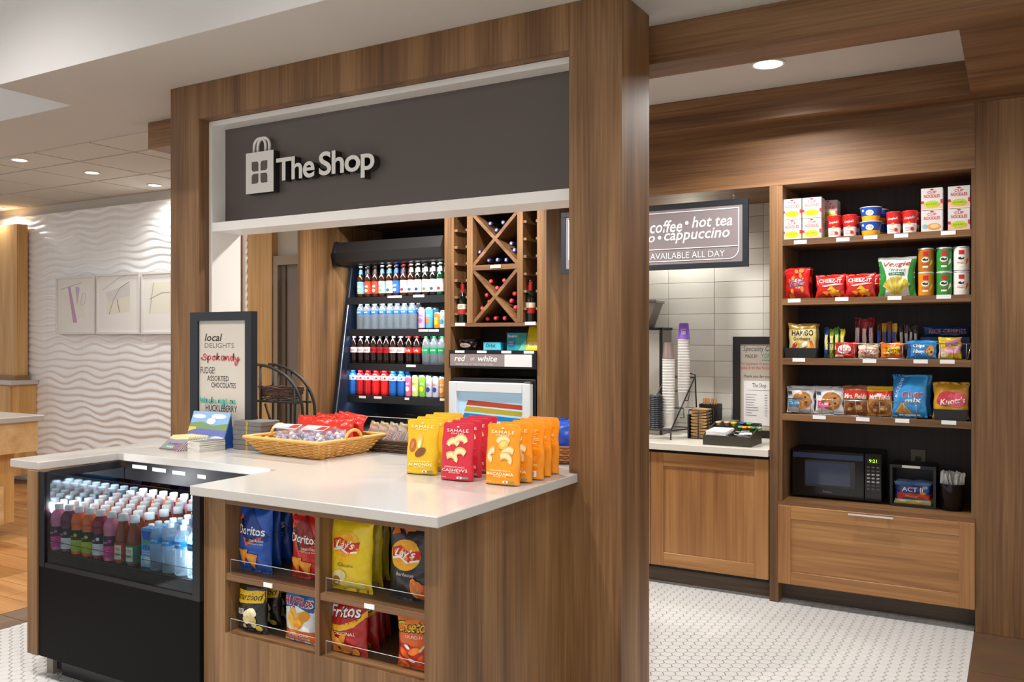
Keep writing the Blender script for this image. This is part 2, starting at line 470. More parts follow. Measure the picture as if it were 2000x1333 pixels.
# art frames on the wave wall
for (x0, x1, y0, y1), lab, art in (((108,184,540,653), 'white framed abstract print with a purple wedge, leftmost of three', 0), ((188,272,534,653), 'white framed abstract print with a grey arc, middle of three', 1), ((275,360,530,653), 'white framed abstract print, rightmost of three, cut off by the walnut post', 2)):
    Y = 5.50; X0, X1 = ax(x0, Y), ax(x1, Y); Z0, Z1 = az((x0+x1)/2, y1, Y), az((x0+x1)/2, y0, Y)
    w, h = X1-X0, Z1-Z0
    t = thing('picture_frame', lab, 'picture', ((X0+X1)/2, Y, Z0), 0, 'framed prints on the wave wall')
    fr = MB(); e = .022
    fr.box(-w/2, w/2, 0, .05, 0, e).box(-w/2, w/2, 0, .05, h-e, h).box(-w/2, -w/2+e, 0, .05, e, h-e).box(w/2-e, w/2, 0, .05, e, h-e)
    fr.build('frame', mat('frame_white', '#d8d5d1', .4), t)
    MB().box(-w/2+e, w/2-e, .012, .05, e, h-e).build('mount', mat('mount_card', '#e4e2de', .6), t)
    P = Print()
    if art == 0:
        P.poly([(-.2,.42),(.0,.46),(.16,.2),(-.1,.1),(-.16,.3)], '#dedacb'); P.poly([(-.13,.5),(-.09,.5),(.03,.12),(-.04,.12)], '#b98ab5'); P.poly([(-.0,.5),(.07,.48),(.03,.3)], '#b9a6c9')
        P.stroke([(-.25,.47),(-.1,.5),(.1,.53)], .006, '#a9a59f'); P.stroke([(.08,.3),(.12,.42),(.17,.42),(.16,.32),(.1,.3)], .006, '#b5b0a5')
    elif art == 1:
        P.poly([(-.2,.42),(.18,.5),(.18,.22),(-.18,.2)], '#dcd8c6'); P.poly([(-.2,.42),(.18,.5),(.18,.38),(-.15,.33)], '#cfcdc9')
        P.stroke([(-.15,.2),(-.08,.34),(.02,.46),(.17,.52)], .008, '#8d887f'); P.stroke([(-.25,.45),(.0,.56),(.2,.6)], .006, '#b1ada8'); P.stroke([(-.02,.35),(0,.28),(.02,.22)], .012, '#a58d70')
    else:
        P.poly([(-.18,.5),(.2,.5),(.1,.2),(-.22,.2)], '#dfdccb'); P.poly([(.1,.5),(.25,.5),(.25,.25)], '#c9bdd6')
        P.stroke([(-.2,.2),(-.14,.5)], .007, '#98938a'); P.stroke([(-.2,.34),(-.02,.4),(.1,.4)], .007, '#98938a')
    P.on('artwork', t, flat(.012), .1)

# oak panels, door and lobby furniture seen past the shop
t = thing('oak_post', 'tall light oak panel standing on the far left wall counter', 'panel', (-9.43, 5.44, 1.1205))
bx('panel', OAKV, t, -.6, .05, -.02, .1, .05, 1.70); bx('plinth', wood('plinth_wood','#7a5a38','#8f6c46','#a5825a','x'), t, -.6, .09, -.06, .1, 0, .05)
t = thing('wall_cabinet', 'light oak base cabinet with pale top against the wave wall, far left', 'cabinet', (-10.05, 5.2, 0))
bx('body', OAKV, t, -1.4, .80, .10, .36, .1, 1.075); bx('counter_top', QUARTZ, t, -1.4, .83, .07, .36, 1.075, 1.12)
for k in range(3):
    d = bx('door', OAKV, t, .79-.55*(k+1), .785-.55*k, .082, .099, .13, 1.06)
    MB().tube([(0,-.03,0),(0,-.03,.12)], .006).build('handle', STEEL, d, (-.2 if k % 2 == 0 else .2, 0, .74))
t = thing('lobby_desk', 'light oak lobby desk with a pale stone top, cut by the left edge', 'desk', (-7.4, 3.5, 0))
bx('stone_top', QUARTZ, t, -.9, .56, -1.5, .68, .905, .95, .004); bx('apron', OAKX, t, -.9, .53, -1.5, .64, .66, .904)
bx('body', OAKV, t, -.9, .44, -1.5, .50, .10, .66); bx('lower_panel', OAKX, t, .44, .47, -1.5, .40, .1, .40); bx('plinth', mat('grey_plinth', '#77767a', .5), t, -.9, .38, -1.5, .34, 0, .1)
dr = struct(MB().box(ax(487,5.54), ax(534,5.54), 5.52, 5.60, 0, 3.0).build('trim_1', OAKV))
d1 = struct(bx('wall_passage', mat('beige_wall', '#c9c0b0', .8), None, ax(534,5.59), -4.745, 5.59, 5.60, 0, 3.0))
dx0, dx1, dz = ax(538, 5.56), -4.745, az(560, 500, 5.56)
dd = struct(MB().box(dx0, dx0+.055, 5.53, 5.6, 0, dz).box(dx0+.055, dx1, 5.53, 5.6, dz-.08, dz).build('door_1', mat('door_frame_taupe', '#9c8b76', .5)))
bx('door_leaf', mat('door_leaf_taupe', '#84766a', .5), dd, dx0+.12, dx1, 5.575, 5.60, 0, dz-.08); bx('door_stop', mat('door_reveal', '#6d5f4e', .6), dd, dx0+.055, dx0+.12, 5.56, 5.59, 0, dz-.08)

# ------------------------------------------------------------------ walnut portal and beams
YP = 3.336
t = thing('shop_portal', 'walnut clad portal of post, pillar and header around the counter opening', 'portal', (-2.8, YP, 0))
px = lambda x: x+2.8
bx('left_post', WALV, t, px(-4.23), px(-3.991), 0, .315, 0, 3.019, .002)
bx('right_pillar', WALV, t, px(-1.659), px(-1.415), 0, .315, 0, 3.019, .002)
bx('header', WALV, t, px(-3.991)+.001, px(-1.659)-.001, .001, .315, 2.817, 3.019)
bx('post_backing', mat('taupe_edge', '#a08a78', .6), t, px(-4.2), px(-3.978), .315, .33, 0, 3.019)
t = thing('ceiling_beam', 'long walnut ceiling beam running behind the pillar, nearer of two', 'beam', (-1.2, 3.885, 2.843)); bx('cladding', WALX, t, -3.82, 4.2, -.105, .105, 0, .176, .002)
t = thing('ceiling_beam', 'walnut ceiling beam above the snack shelves, farther of two', 'beam', (-2.5, 5.16, 2.843)); bx('cladding', WALX, t, -2.3, 2.3, -.1, .098, 0, .176, .002)
struct(MB().box(-.2, 3, 3.992, 5.258, 2.843, 3.019).build('trim_2', WALX))
struct(MB().box(-4.74, -.188, 5.262, 5.91, 2.49, 3.015).build('trim_3', WALX))
struct(MB().box(-.187, 3, 5.26, 5.91, 0, 2.842).build('wall_right', WALV))

# ------------------------------------------------------------------ shop sign
YF, YS = 3.408, 3.504
t = thing('shop_sign', 'white framed fascia sign reading The Shop above the counter', 'sign', (-2.83, YF, 2.186))
q = lambda x: x+2.83
X0, X1 = -3.990, -1.660
bx('frame_top', WHITE, t, q(X0), q(X1), 0, .21, .600, .629); bx('frame_shelf', WHITE, t, q(X0), q(X1), 0, .21, 0, .05)
bx('frame_side', WHITE, t, q(X0), q(X0)+.026, 0, .21, .05, .6); bx('frame_side', WHITE, t, q(X1)-.026, q(X1), 0, .21, .05, .6)
bx('sign_panel', mat('sign_taupe', '#5b524d', .42), t, q(X0)+.026, q(X1)-.026, YS-YF, .2, .05, .6)
bx('jamb', WHITE, t, q(X0), q(X0)+.026, 0, .21, 1.001-2.186, 0); bx('jamb', WHITE, t, q(X1)-.026, q(X1), 0, .21, 1.001-2.186, 0)
LET = mat('sign_letter_face', '#e4e0d9', .45); LETS = mat('sign_letter_side', '#2a2624', .5)
def text3d(name, s, x0, x1, z0, z1, y, depth, parent, bold=.0, res=6):
    cu = bpy.data.curves.new('t', 'FONT'); cu.body = s; cu.size = 1; cu.resolution_u = res; cu.extrude = .5; cu.offset = bold; cu.space_character = .93
    ob = bpy.data.objects.new('t', cu); me = bpy.data.meshes.new_from_object(ob); bpy.data.objects.remove(ob); bpy.data.curves.remove(cu)
    vs = [v.co.copy() for v in me.vertices]
    a0 = min(v.x for v in vs); a1 = max(v.x for v in vs); b0 = min(v.y for v in vs); b1 = max(v.y for v in vs)
    nv = [(x0+(v.x-a0)/(a1-a0)*(x1-x0), y-(v.z+.5)*depth, z0+(v.y-b0)/(b1-b0)*(z1-z0)) for v in vs]
    fs = [tuple(p.vertices) for p in me.polygons]; bpy.data.meshes.remove(me)
    m2 = bpy.data.meshes.new(name); m2.from_pydata(nv, [], fs); m2.materials.append(LET); m2.materials.append(LETS); m2.update()
    yf = y-depth*.98
    for p in m2.polygons: p.material_index = 0 if all(nv[i][1] < yf for i in p.vertices) else 1
    return link(name, m2, parent)
YL = 3.455
sx = lambda p: q(ax(p, YL)); sz = lambda p, y: az(p, y, YL)-2.186
# the four letters of each word stand at their own measured ends
text3d('lettering', 'The', sx(539), sx(614), (sz(550,354)+sz(600,347))/2, sz(575,305), YS-YF, .048, t, .02)
text3d('lettering', 'Shop', sx(622.5), sx(731), sz(707,347.5), sz(655,293), YS-YF, .048, t, .02)
bw0, bw1, bz0, bz1 = sx(480), sx(533.3), sz(480,379.8), sz(480,300.5)
def frame_y(mb, holes_x, holes_z, x0, x1, z0, z1, ya, yb, m):
    """a plate pierced by a grid of openings"""
    xs = [x0] + [v for h in holes_x for v in h] + [x1]; zs = [z0] + [v for h in holes_z for v in h] + [z1]
    for i in range(len(xs)-1):
        for j in range(len(zs)-1):
            if i % 2 and j % 2: continue
            mb.box(xs[i], xs[i+1], ya, yb, zs[j], zs[j+1], m)
    return mb
bwid, bhei = bw1-bw0, bz1-bz0
hx = [(bw0+bwid*.21, bw0+bwid*.465), (bw0+bwid*.535, bw0+bwid*.79)]; hz = [(bz0+bhei*.235, bz0+bhei*.475), (bz0+bhei*.535, bz0+bhei*.775)]
mb = MB(); yb_ = YS-YF
frame_y(mb, hx, hz, bw0, bw1, bz0, bz1, yb_-.048, yb_-.044, 0); frame_y(mb, hx, hz, bw0, bw1, bz0, bz1, yb_-.044, yb_, 1)
for (a0, a1), (b0, b1), rise in ((hx[0],hz[1],1), (hx[1],hz[1],0), (hx[0],hz[0],0), (hx[1],hz[0],1)):   # leaf shaped panes: two opposite corners rounded
    r = .016
    for cxp, czp, gx, gz in (((a1,b1,-1,-1), (a0,b0,1,1)) if rise else ((a0,b1,1,-1), (a1,b0,-1,1))):
        arc = [(cxp, czp)] + [(cxp+gx*r*(1-math.sin(k*math.pi/8)), czp+gz*r*(1-math.cos(k*math.pi/8))) for k in range(5)]
        mb.prism(arc, yb_-.048, yb_-.0445, 'y', 0)
mb.box(bw0+.005, bw1-.005, yb_-.0455, yb_-.0445, bz0+.005, bz1-.005, 2)
mb.build('bag_emblem', [LET, LETS, mat('emblem_pane', '#5b524d', .42)], t)
for c_, r_ in ((bw0+bwid*.43, .056), (bw0+bwid*.57, .056)):
    pts = [(c_+r_*.8*math.cos(a), yb_-.03, bz1+.035+r_*.8*math.sin(a)) for a in [math.pi*k/12 for k in range(13)]]
    pts = [(pts[0][0], yb_-.03, bz1-.002)] + pts + [(pts[-1][0], yb_-.03, bz1-.002)]
    MB().tube(pts, .0085, 8).build('bag_handle', LET, t)
# lobby, aisle and nook cans; far left one unseen, added to light wave wall
for x, y, z, lab, p_, sp in ((-8.2,1.4,4.699,'added unseen lobby light brightening the wave wall, up in the raised ceiling, far left',480,1.8), (-4.6,1.3,4.699,'round lobby ceiling light up in the raised ceiling, left',400,1.8), (-2.6,1.0,4.699,'round lobby ceiling light up in the raised ceiling, middle',400,1.8), (-.6,1.0,4.699,'round lobby ceiling light up in the raised ceiling, right',320,1.8), (1.0,2.4,4.699,'round lobby ceiling light up in the raised ceiling, far right',170,1.8),
    (-3.7,4.55,3.019,'round recessed light over the shop aisle, left',165,2.6), (-2.9,4.5,3.019,'round recessed light over the shop aisle, middle',125,2.6),
    (-2.0,5.80,2.489,'small round recessed light above the coffee nook',36,2.7)):
    downlight(x, y, z, lab, p_, sp, .075)
# ================================================================== front counter
ZC = 1.0
t = thing('quartz_worktop', 'pale quartz counter top wrapping round the drinks cooler and snack cubbies', 'worktop', (-2.8, 2.9, .962))
o = lambda x, y: (x+2.8, y-2.9)
MB().prism([o(-4.16,2.37), o(-3.93,2.37), o(-3.905,2.772), o(-2.80,2.772), o(-2.80,2.297), o(-1.615,2.297), o(-1.615,3.334), o(-1.661,3.334), o(-1.661,3.407), o(-1.687,3.407), o(-1.687,3.62), o(-1.70,3.80), o(-3.95,3.80), o(-3.962,3.62), o(-3.962,3.407), o(-3.989,3.334), o(-4.16,3.334)], 0, .038).build('slab', QUARTZ, t, None, None, .003)

# snack cubby cabinet under the right half of the counter
YC = 2.375
t = thing('snack_cabinet', 'walnut counter cabinet with four open snack cubbies', 'cabinet', (-2.23, YC, 0))
q = lambda x: x+2.23
bx('stile', WALV, t, q(-2.811), q(-2.688), 0, .40, 0, .961); bx('stile', WALV, t, q(-1.724), q(-1.6905), 0, .02, 0, .961)
bx('divider', WALV, t, q(-2.217), q(-2.195), 0, .40, .418, .925)
bx('top_rail', WALX, t, q(-2.688), q(-1.724), .002, .40, .925, .961)
bx('shelf', WALX, t, q(-2.688), q(-2.217), .003, .40, .626, .651); bx('shelf', WALX, t, q(-2.195), q(-1.724), .003, .40, .622, .647)
bx('plinth_panel', WALV, t, q(-2.688), q(-1.724), 0, .02, 0, .418); bx('cubby_floor', WALX, t, q(-2.688), q(-1.724), .02, .40, .39, .4175)
bx('back_panel', DARKBACK, t, q(-2.688), q(-1.724), .385, .40, .418, .925)
bx('side_panel', WALV, t, q(-1.6905), q(-1.65), 0, YP-YC-.002, 0, .961); bx('carcass', CAVE, t, q(-2.81), q(-1.70), .41, .9, .02, .955)
for x0, x1, z in ((-2.665,-2.217,.651), (-2.665,-2.217,.418), (-2.17,-1.724,.647), (-2.17,-1.724,.418)):
    bx('acrylic_lip', ACRYL, t, q(x0), q(x1), .006, .009, z, z+.058)
    MB().tube([(q(x0),.0075,z), (q(x0),.0075,z+.058), (q(x1),.0075,z+.058)], .0012, 4).build('lip_edge', mat('acrylic_edge', '#c9cdcb', .2), t)
for px_, py_, z in ((523,1143,.6385), (721,1184,.6345)):
    X = ax(px_, YC); bx('price_tag', TAG, t, q(X)-.022, q(X)+.022, -.001, .003, z-.008, z+.008)

# bottle cooler set into the left half
YK = 2.357
t = thing('counter_cooler', 'black refrigerated display cooler built into the front counter', 'cooler', (-3.36, YK, 0))
q = lambda x: x+3.36
kx0, kx1 = -3.905, -2.8135
bx('lower_panel', mat('black_laminate', '#0b0909', .55, spec=.12), t, q(kx0), q(kx1), 0, .03, .11, .524, .002)
bx('side_frame', BLACK, t, q(kx0), q(-3.862), 0, .03, .524, .961); bx('side_frame', BLACK, t, q(-2.857), q(kx1), 0, .03, .524, .961)
bx('front_sill', BLACK, t, q(-3.862), q(-2.857), .002, .022, .524, .545)
bx('front_glass', GLASS, t, q(-3.862), q(-2.857), .006, .0095, .545, .958)
bx('inner_riser', BLACKM, t, q(-3.862), q(-2.857), .0175, .022, .545, .600)
for k in range(5): bx('grille_slat', BLACK, t, q(-3.86), q(-2.86), .0145, .0174, .550+k*.009, .554+k*.009)
bx('inner_lip', ACRYL, t, q(-3.855), q(-2.86), .0115, .0135, .6, .645)
MB().tube([(q(-3.855),.0125,.645), (q(-2.86),.0125,.645)], .0013, 5).build('lip_edge', mat('lip_dark_edge', '#3a4048', .25), t)
bx('deck', mat('cooler_deck', '#1d1f22', .35), t, q(-3.862), q(-2.857), .022, .66, .56, .600)
bx('back_wall', mat('cooler_back_mirror', '#4b6070', .06, 1.), t, q(-3.862), q(-2.857), .655, .66, .600, .93)
MIRR = mat('cooler_side_mirror', '#aebcc6', .05, 1.)
bx('side_wall', MIRR, t, q(kx0), q(-3.8645), .03, .66, .545, .93); bx('side_wall', MIRR, t, q(-2.855), q(kx1), .03, .66, .545, .93)
bx('hood_panel', BLACK, t, q(-3.86), q(-2.857), .418, .424, .872, .961)
bx('top_trim', BLACK, t, q(-3.905), q(-3.885), .016, .415, .93, .961)
bx('base_unit', CAVE, t, q(kx0), q(kx1), .09, .66, .02, .54); bx('toe_kick', BLACK, t, q(-3.86), q(kx1), .085, .1, 0, .11)
for a, b in ((258,286), (297,323), (336,361), (385,401)):
    Y = 2.772; bx('price_tag', TAG, t, q(ax(a,Y)), q(ax(b,Y)), .4165, .4178, az((a+b)/2, 913+(a-258)*.15, Y)-.009, az((a+b)/2, 913+(a-258)*.15, Y)+.009)
for sx_, ang in ((-3.866, -1), (-2.854, 1)):    # upright lamps without fixtures, added to brighten bottle fronts; one strip under the hood
    ll = bpy.data.lights.new('cooler_lamp', 'AREA'); ll.shape = 'RECTANGLE'; ll.size = .012; ll.size_y = .22; ll.energy = 5.; ll.color = (.93, .97, 1)
    lo = link('cooler_lamp', ll, t, (q(sx_)+.008*(-ang), .042, .735)); lo.rotation_euler = (math.pi/2, 0, math.radians(35*ang))
ll = bpy.data.lights.new('cooler_lamp', 'AREA'); ll.shape = 'RECTANGLE'; ll.size = .95; ll.size_y = .02; ll.energy = 3.5; ll.color = (.93, .97, 1)
lo = link('cooler_lamp', ll, t, (q(-3.36), .445, .93)); lo.rotation_euler = (math.radians(30), 0, 0)
bx('light_strip', mat('cooler_light_tube', '#eef6ff', .4, emis=3), t, q(-3.85), q(-2.87), .428, .436, .94, .952)
t = thing('cooler_end_panel', 'narrow walnut end panel at the left of the counter cooler', 'panel', (-3.946, YK, 0)); bx('panel', WALV, t, -.04, .0395, -.005, .80, .11, .961); bx('foot', mat('grey_toe_metal', '#8a8178', .5), t, -.008, .0395, .07, .75, 0, .11)
t = thing('rear_cabinet', 'walnut base cabinet under the rear of the front counter', 'cabinet', (-3.1, 3.4, 0)); bx('carcass', WALV, t, -.84, 1.40, -.1, .3, 0, .961)

# ================================================================== coffee nook
YB = 5.261
t = thing('coffee_worktop', 'pale stone worktop of the coffee nook', 'worktop', (-2.03, 5.58, .866)); bx('slab', mat('nook_stone', '#ddd7cb', .25), t, -.755, .752, -.345, .33, 0, .042, .002)
t = thing('coffee_cabinet', 'cherry shaker base cabinet under the coffee counter', 'cabinet', (-2.03, YB, 0))
bx('carcass', CAVE, t, -.755, .752, .03, .62, .1, .865); bx('toe_kick', KICK, t, -.755, .752, .09, .1, 0, .1)
def shaker(name, parent, x0, x1, z0, z1, y, rail=.085, stile=.085, top=None, m=(WARX, WARV), panel=WARV):
    d = MB().box(x0+stile-.01, x1-stile+.01, .008, .022, z0+rail-.01, z1-(top or rail)+.01).build(name, panel, parent, (0, y, 0))
    for s_ in (x0, x1-stile): bx('stile', m[1], d, s_, s_+stile, 0, .022, z0, z1, .0015)
    bx('rail', m[0], d, x0+stile, x1-stile, .0005, .022, z0, z0+rail, .0015); bx('rail', m[0], d, x0+stile, x1-stile, .0005, .022, z1-(top or rail), z1, .0015)
    return d
shaker('door', t, -.75, -.004, .123, .845, .003, panel=WARV); shaker('door', t, .0, .748, .123, .845, .003, panel=WARV)
# wall tiles, each its own piece
tw = struct(MB().box(-2.8, -1.25, 5.905, 5.915, .86, 2.52).build('wall_tiled', mat('tile_grout', '#b3ad9e', .9)))
TL = [mat('nook_tile_%d' % k, c, .12, bump=.10, bscale=11) for k, c in enumerate(('#d9d7cb', '#d3d0c4', '#dedcd1'))]
rnd = random.Random(8)
for r in range(15):
    for c in range(5):
        x0 = -2.142-.335*2+.335*c; z0 = 1.196-.11*3+.11*r
        xa, xb = max(x0+.0015, -2.785), min(x0+.3335, -1.28)
        if xb-xa > .03 and z0+.11 > .9: bx('wall_tile', TL[rnd.randrange(3)], tw, xa, xb, 5.9, 5.906, max(z0+.0015, .909), z0+.1085, .0012)

# ================================================================== snack shelf unit
t = thing('snack_shelf', 'tall walnut snack shelf with four shelves and a wide cherry drawer', 'shelf', (-.73, YB, 0))
q = lambda x: x+.73
bx('side_panel', WALV, t, q(-1.275), q(-1.222), 0, .64, 0, 2.489); bx('side_panel', WALV, t, q(-1.2215), q(-1.2), .004, .45, .6, 2.489)
bx('side_panel', WALV, t, q(-.206), q(-.188), .004, .45, .6, 2.489)
bx('back_panel', DARKBACK, t, q(-1.2), q(-.206), .44, .455, .609, 2.489)
SH = []
for z, tags in ((2.165, ((1563,473),(1646,468),(1700,463.5),(1760,460.5),(1852,455))), (1.812, ((1551,587.5),(1644,584.5),(1747,582.5),(1843,580))), (1.458, ((1560,703.5),(1698,705.5),(1798,706.5),(1850,707))), (1.126, ((1600,815.5),(1685,819.5),(1762,822.5),(1853,826)))):
    s_ = bx('shelf', WALX, t, q(-1.2), q(-.206), .003, .44, z-.038, z, .001); SH.append(s_)
    for p_, y_ in tags:
        X = ax(p_, YB)-(-.703); bx('price_tag', TAG, s_, X-.036, X+.036, -.2205, -.2185, az(p_, y_, YB)-z+.038-.011, az(p_, y_, YB)-z+.038+.011)
bx('deck', WALX, t, q(-1.2225), q(-.188), -.005, .44, .585, .609); bx('toe_kick', KICK, t, q(-1.222), q(-.19), .125, .135, 0, .12); bx('carcass', CAVE, t, q(-1.21), q(-.2), .02, .44, .12, .58)
d = shaker('drawer', t, q(-1.222), q(-.188), .123, .585, -.022, .075, .075, .075, panel=WARX)
hx0, hx1, hz = q(ax(1657,5.22)), q(ax(1745,5.22)), az(1700,1008,5.22)
MB().box(hx0, hx1, -.034, -.024, hz-.005, hz+.005).box(hx0+.03, hx0+.04, -.024, .0, hz-.004, hz+.004).box(hx1-.04, hx1-.03, -.024, .0, hz-.004, hz+.004).build('handle', mat('chrome_bar', '#d9d7d2', .2, 1.), d)
t = thing('power_outlet', 'taupe power outlet on the dark back of the microwave shelf', 'outlet', (ax(1793,5.695), 5.695, az(1793,905,5.695))); bx('plate', mat('outlet_taupe', '#6f6456', .5), t, -.04, .04, -.0, .006, 0, .08, .001); bx('socket', BLACK, t, -.016, .016, -.0015, 0, .012, .04)

# ================================================================== wine cabinet
t = thing('wine_cabinet', 'walnut wine rack cabinet with crossed cubbies beside the drinks cooler', 'cabinet', (-3.21, YB, 0))
q = lambda x: x+3.21
ZT = 2.489
bx('side_panel', WALV, t, q(-3.638), q(-3.583), 0, .62, 0, ZT); bx('side_panel', WALV, t, q(-2.861), q(-2.789), 0, .64, 0, ZT)
bx('back_panel', DARKBACK, t, q(-3.583), q(-2.861), .43, .44, 1.29, ZT)
bx('upright', WALV, t, q(-3.44), q(-3.391), 0, .43, 1.686, ZT); bx('upright', WALV, t, q(-3.02), q(-2.975), 0, .43, 1.686, ZT)
bx('shelf', WALX, t, q(-3.583), q(-2.861), .002, .43, 1.66, 1.686); bx('mid_shelf', WALX, t, q(-3.391), q(-3.02), .002, .43, 2.066, 2.102)
bx('edge_strip', WALV, t, q(-3.583), q(-3.556), .004, .43, 1.686, ZT)
cxm = q(-3.2055); hw = .1855
for za, zb in ((2.102, 2.47), (1.686, 2.066)):
    for s_ in (1, -1):
        x0, x1 = cxm-hw*s_, cxm+hw*s_; n_ = .012
        L_ = math.hypot(x1-x0, zb-za); ox, oz = -(zb-za)/L_*n_, (x1-x0)/L_*n_
        MB().prism([(x0-ox, za-oz), (x1-ox, zb-oz), (x1+ox, zb+oz), (x0+ox, za+oz)], .006 if s_ > 0 else .004, .42, 'y').build('cross_board', WALX, t)
for k in range(6):
    z = 2.375-.122*k
    for x0, x1 in ((-3.556,-3.528), (-3.457,-3.44), (-2.975,-2.950), (-2.875,-2.861)): bx('bottle_rail', WALY, t, q(x0), q(x1), .008, .40, z-(.02 if x0 < -3.2 else -.008), z-(.002 if x0 < -3.2 else -.026))
bx('sign_shelf', BLACK, t, q(-3.583), q(-2.861), -.02, .40, 1.361, 1.489)
sb = bx('sign_strip', mat('strip_taupe', '#8d8281', .4), t, q(-3.572), q(-3.11), -.023, -.0205, 1.376, 1.462); bx('sign_card', mat('strip_white', '#d9d8d8', .4), t, q(-3.11), q(-2.89), -.023, -.0205, 1.376, 1.462)
Print().text('red', -.145, .055, .095, .042, '#f4f2f0', .02, .25).text('or', -.035, .05, .035, .022, '#e3dede', .0, .25).text('white', .09, .055, .16, .042, '#f4f2f0', .02, .25).text('PLEASE ASK AT THE FRONT DESK', -.02, .013, .32, .014, '#cfc8c6').on('lettering', sb, flat(-.0016), .3)
for p_ in (898, 941, 989, 1033): X = q(ax(p_, 5.24)); bx('price_tag', TAG, t, X-.04, X+.04, -.0225, -.0205, 1.470, 1.487)
for p_, y_ in ((899,634), (1036,632), (968,521)): X = q(ax(p_, YB)); z = az(p_, y_, YB); bx('price_tag', TAG, t, X-.042, X+.042, -.003, .0, z-.011, z+.011)
bx('lower_cavity', CAVE, t, q(-3.583), q(-2.861), .40, .43, 0, 1.29)
# tall gable left of the open drinks cooler, dark alcove behind it
t = thing('gable_panel', 'tall walnut gable panel at the left of the open drinks cooler', 'panel', (-4.71, 5.3, 0)); bx('panel', WALV, t, -.03, .0, ax(587,1) * 0 + (-4.71/ax(587,1)-5.3), .58, 0, 2.489)
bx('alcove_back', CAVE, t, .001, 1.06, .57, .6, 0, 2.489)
# ================================================================== packaging builders
CACHE = {}
ORD = ['front', 'second', 'third', 'fourth', 'fifth', 'sixth', 'seventh', 'eighth']
def inst(key, make, label, cat, group, loc, rotz=0., rotx=0.):
    """the first of a kind is built, the others are copies of it with their parts"""
    if key in CACHE: o = copy_tree(CACHE[key])
    else: o = CACHE[key] = make()
    o.location = loc; o.rotation_euler = (rotx, 0, rotz)
    for k in ('label', 'category', 'group'):
        if k in o: del o[k]
    return tag(o, label, cat, group)
def sm(x): x = max(0., min(1., x)); return x*x*(3-2*x)
class Bag:
    """pillow bag: flat crimped seals, bulging middle, wrinkled film"""
    def __init__(s, w, h, t, seed=0, seal=.055, kind='pillow'):
        s.w, s.h, s.t, s.seed, s.seal, s.kind = w, h, t, seed, seal, kind
    def S(s, u, v, side):
        if s.kind == 'pouch':
            pv = (1-v)**.75*sm(v/.02+.55); e = max(0, 1-abs(2*u)**4)**.5
            nar = .0; wr = .0025
        else:
            k = max(0., min(1., (v-s.seal)/(1-2*s.seal)))
            pv = math.sin(math.pi*k**.85)**.5 if 0 < k < 1 else 0
            e = max(0, 1-abs(2*u)**2.4)**.62; nar = .075*pv; wr = .009
        n = noise.noise(Vector((u*4.2+s.seed*7.1, v*5.5, side*3.3+s.seed)))
        n2 = noise.noise(Vector((u*11+s.seed*3.7, v*9, side*2.1+s.seed*2)))
        d = s.t/2*pv*e + (n*wr+n2*wr*.5)*(.35+.65*pv)*e
        off = .012*noise.noise(Vector((u*2.2+s.seed*1.9, v*1.5, 9.)))*sm((v-.45)*2)
        x = u*s.w*(1-nar) + .006*noise.noise(Vector((v*4+s.seed, u*2, 5.)))*(2*u)
        z = v*s.h
        if s.kind == 'pillow': z += .010*noise.noise(Vector((u*3+s.seed*5, v*2, 1.)))*sm((v-.6)*2.5)
        if s.kind == 'pouch':
            c = .06
            if v > 1-c*s.w/s.h*1.5:
                z -= (max(0, abs(2*u)-.88)/.12)**2*.012*sm((v-.9)*10)
        return (x, (-d if side == 0 else d*.85)+off, z)
    def make(s, name, m, prints=None, L=.09):
        nu, nv = 22, 26
        mb = MB(); cu_ = lambda a: -.5*math.cos(math.pi*a); cv_ = lambda b: .5-.5*math.cos(math.pi*b)
        mb.grid(lambda a, b: s.S(cu_(a), cv_(b), 0), nu, nv); mb.grid(lambda a, b: s.S(cu_(a), cv_(b), 1), nu, nv, flip=True)
        me = mb.mesh(name, m)
        bm = bmesh.new(); bm.from_mesh(me); bmesh.ops.remove_doubles(bm, verts=bm.verts[:], dist=.0004); bm.to_mesh(me); bm.free()
        o = link(name, me)
        if prints:
            def fm(u, v, e):
                x, y, z = s.S(max(-.5, min(.5, u)), max(0, min(1, v)), 0); return (x, y-e-.0014, z)
            prints.on('printed_front', o, fm, L, .0003, .3)
        return o
def chips(P, cx, cy, r, n, cols, seed=1, tri=True, spread=.18):
    g = random.Random(seed)
    for k in range(n):
        x, y, a = cx+g.uniform(-spread, spread), cy+g.uniform(-spread, spread)*.5, g.uniform(0, 6.28)
        c = cols[k % len(cols)]
        if tri: P.poly([(x+r*math.cos(a+t_*2.094), y+r*.75*math.sin(a+t_*2.094)) for t_ in range(3)], c)
        else: P.ell(x, y, r, r*.6, c, 10, a)
    return P
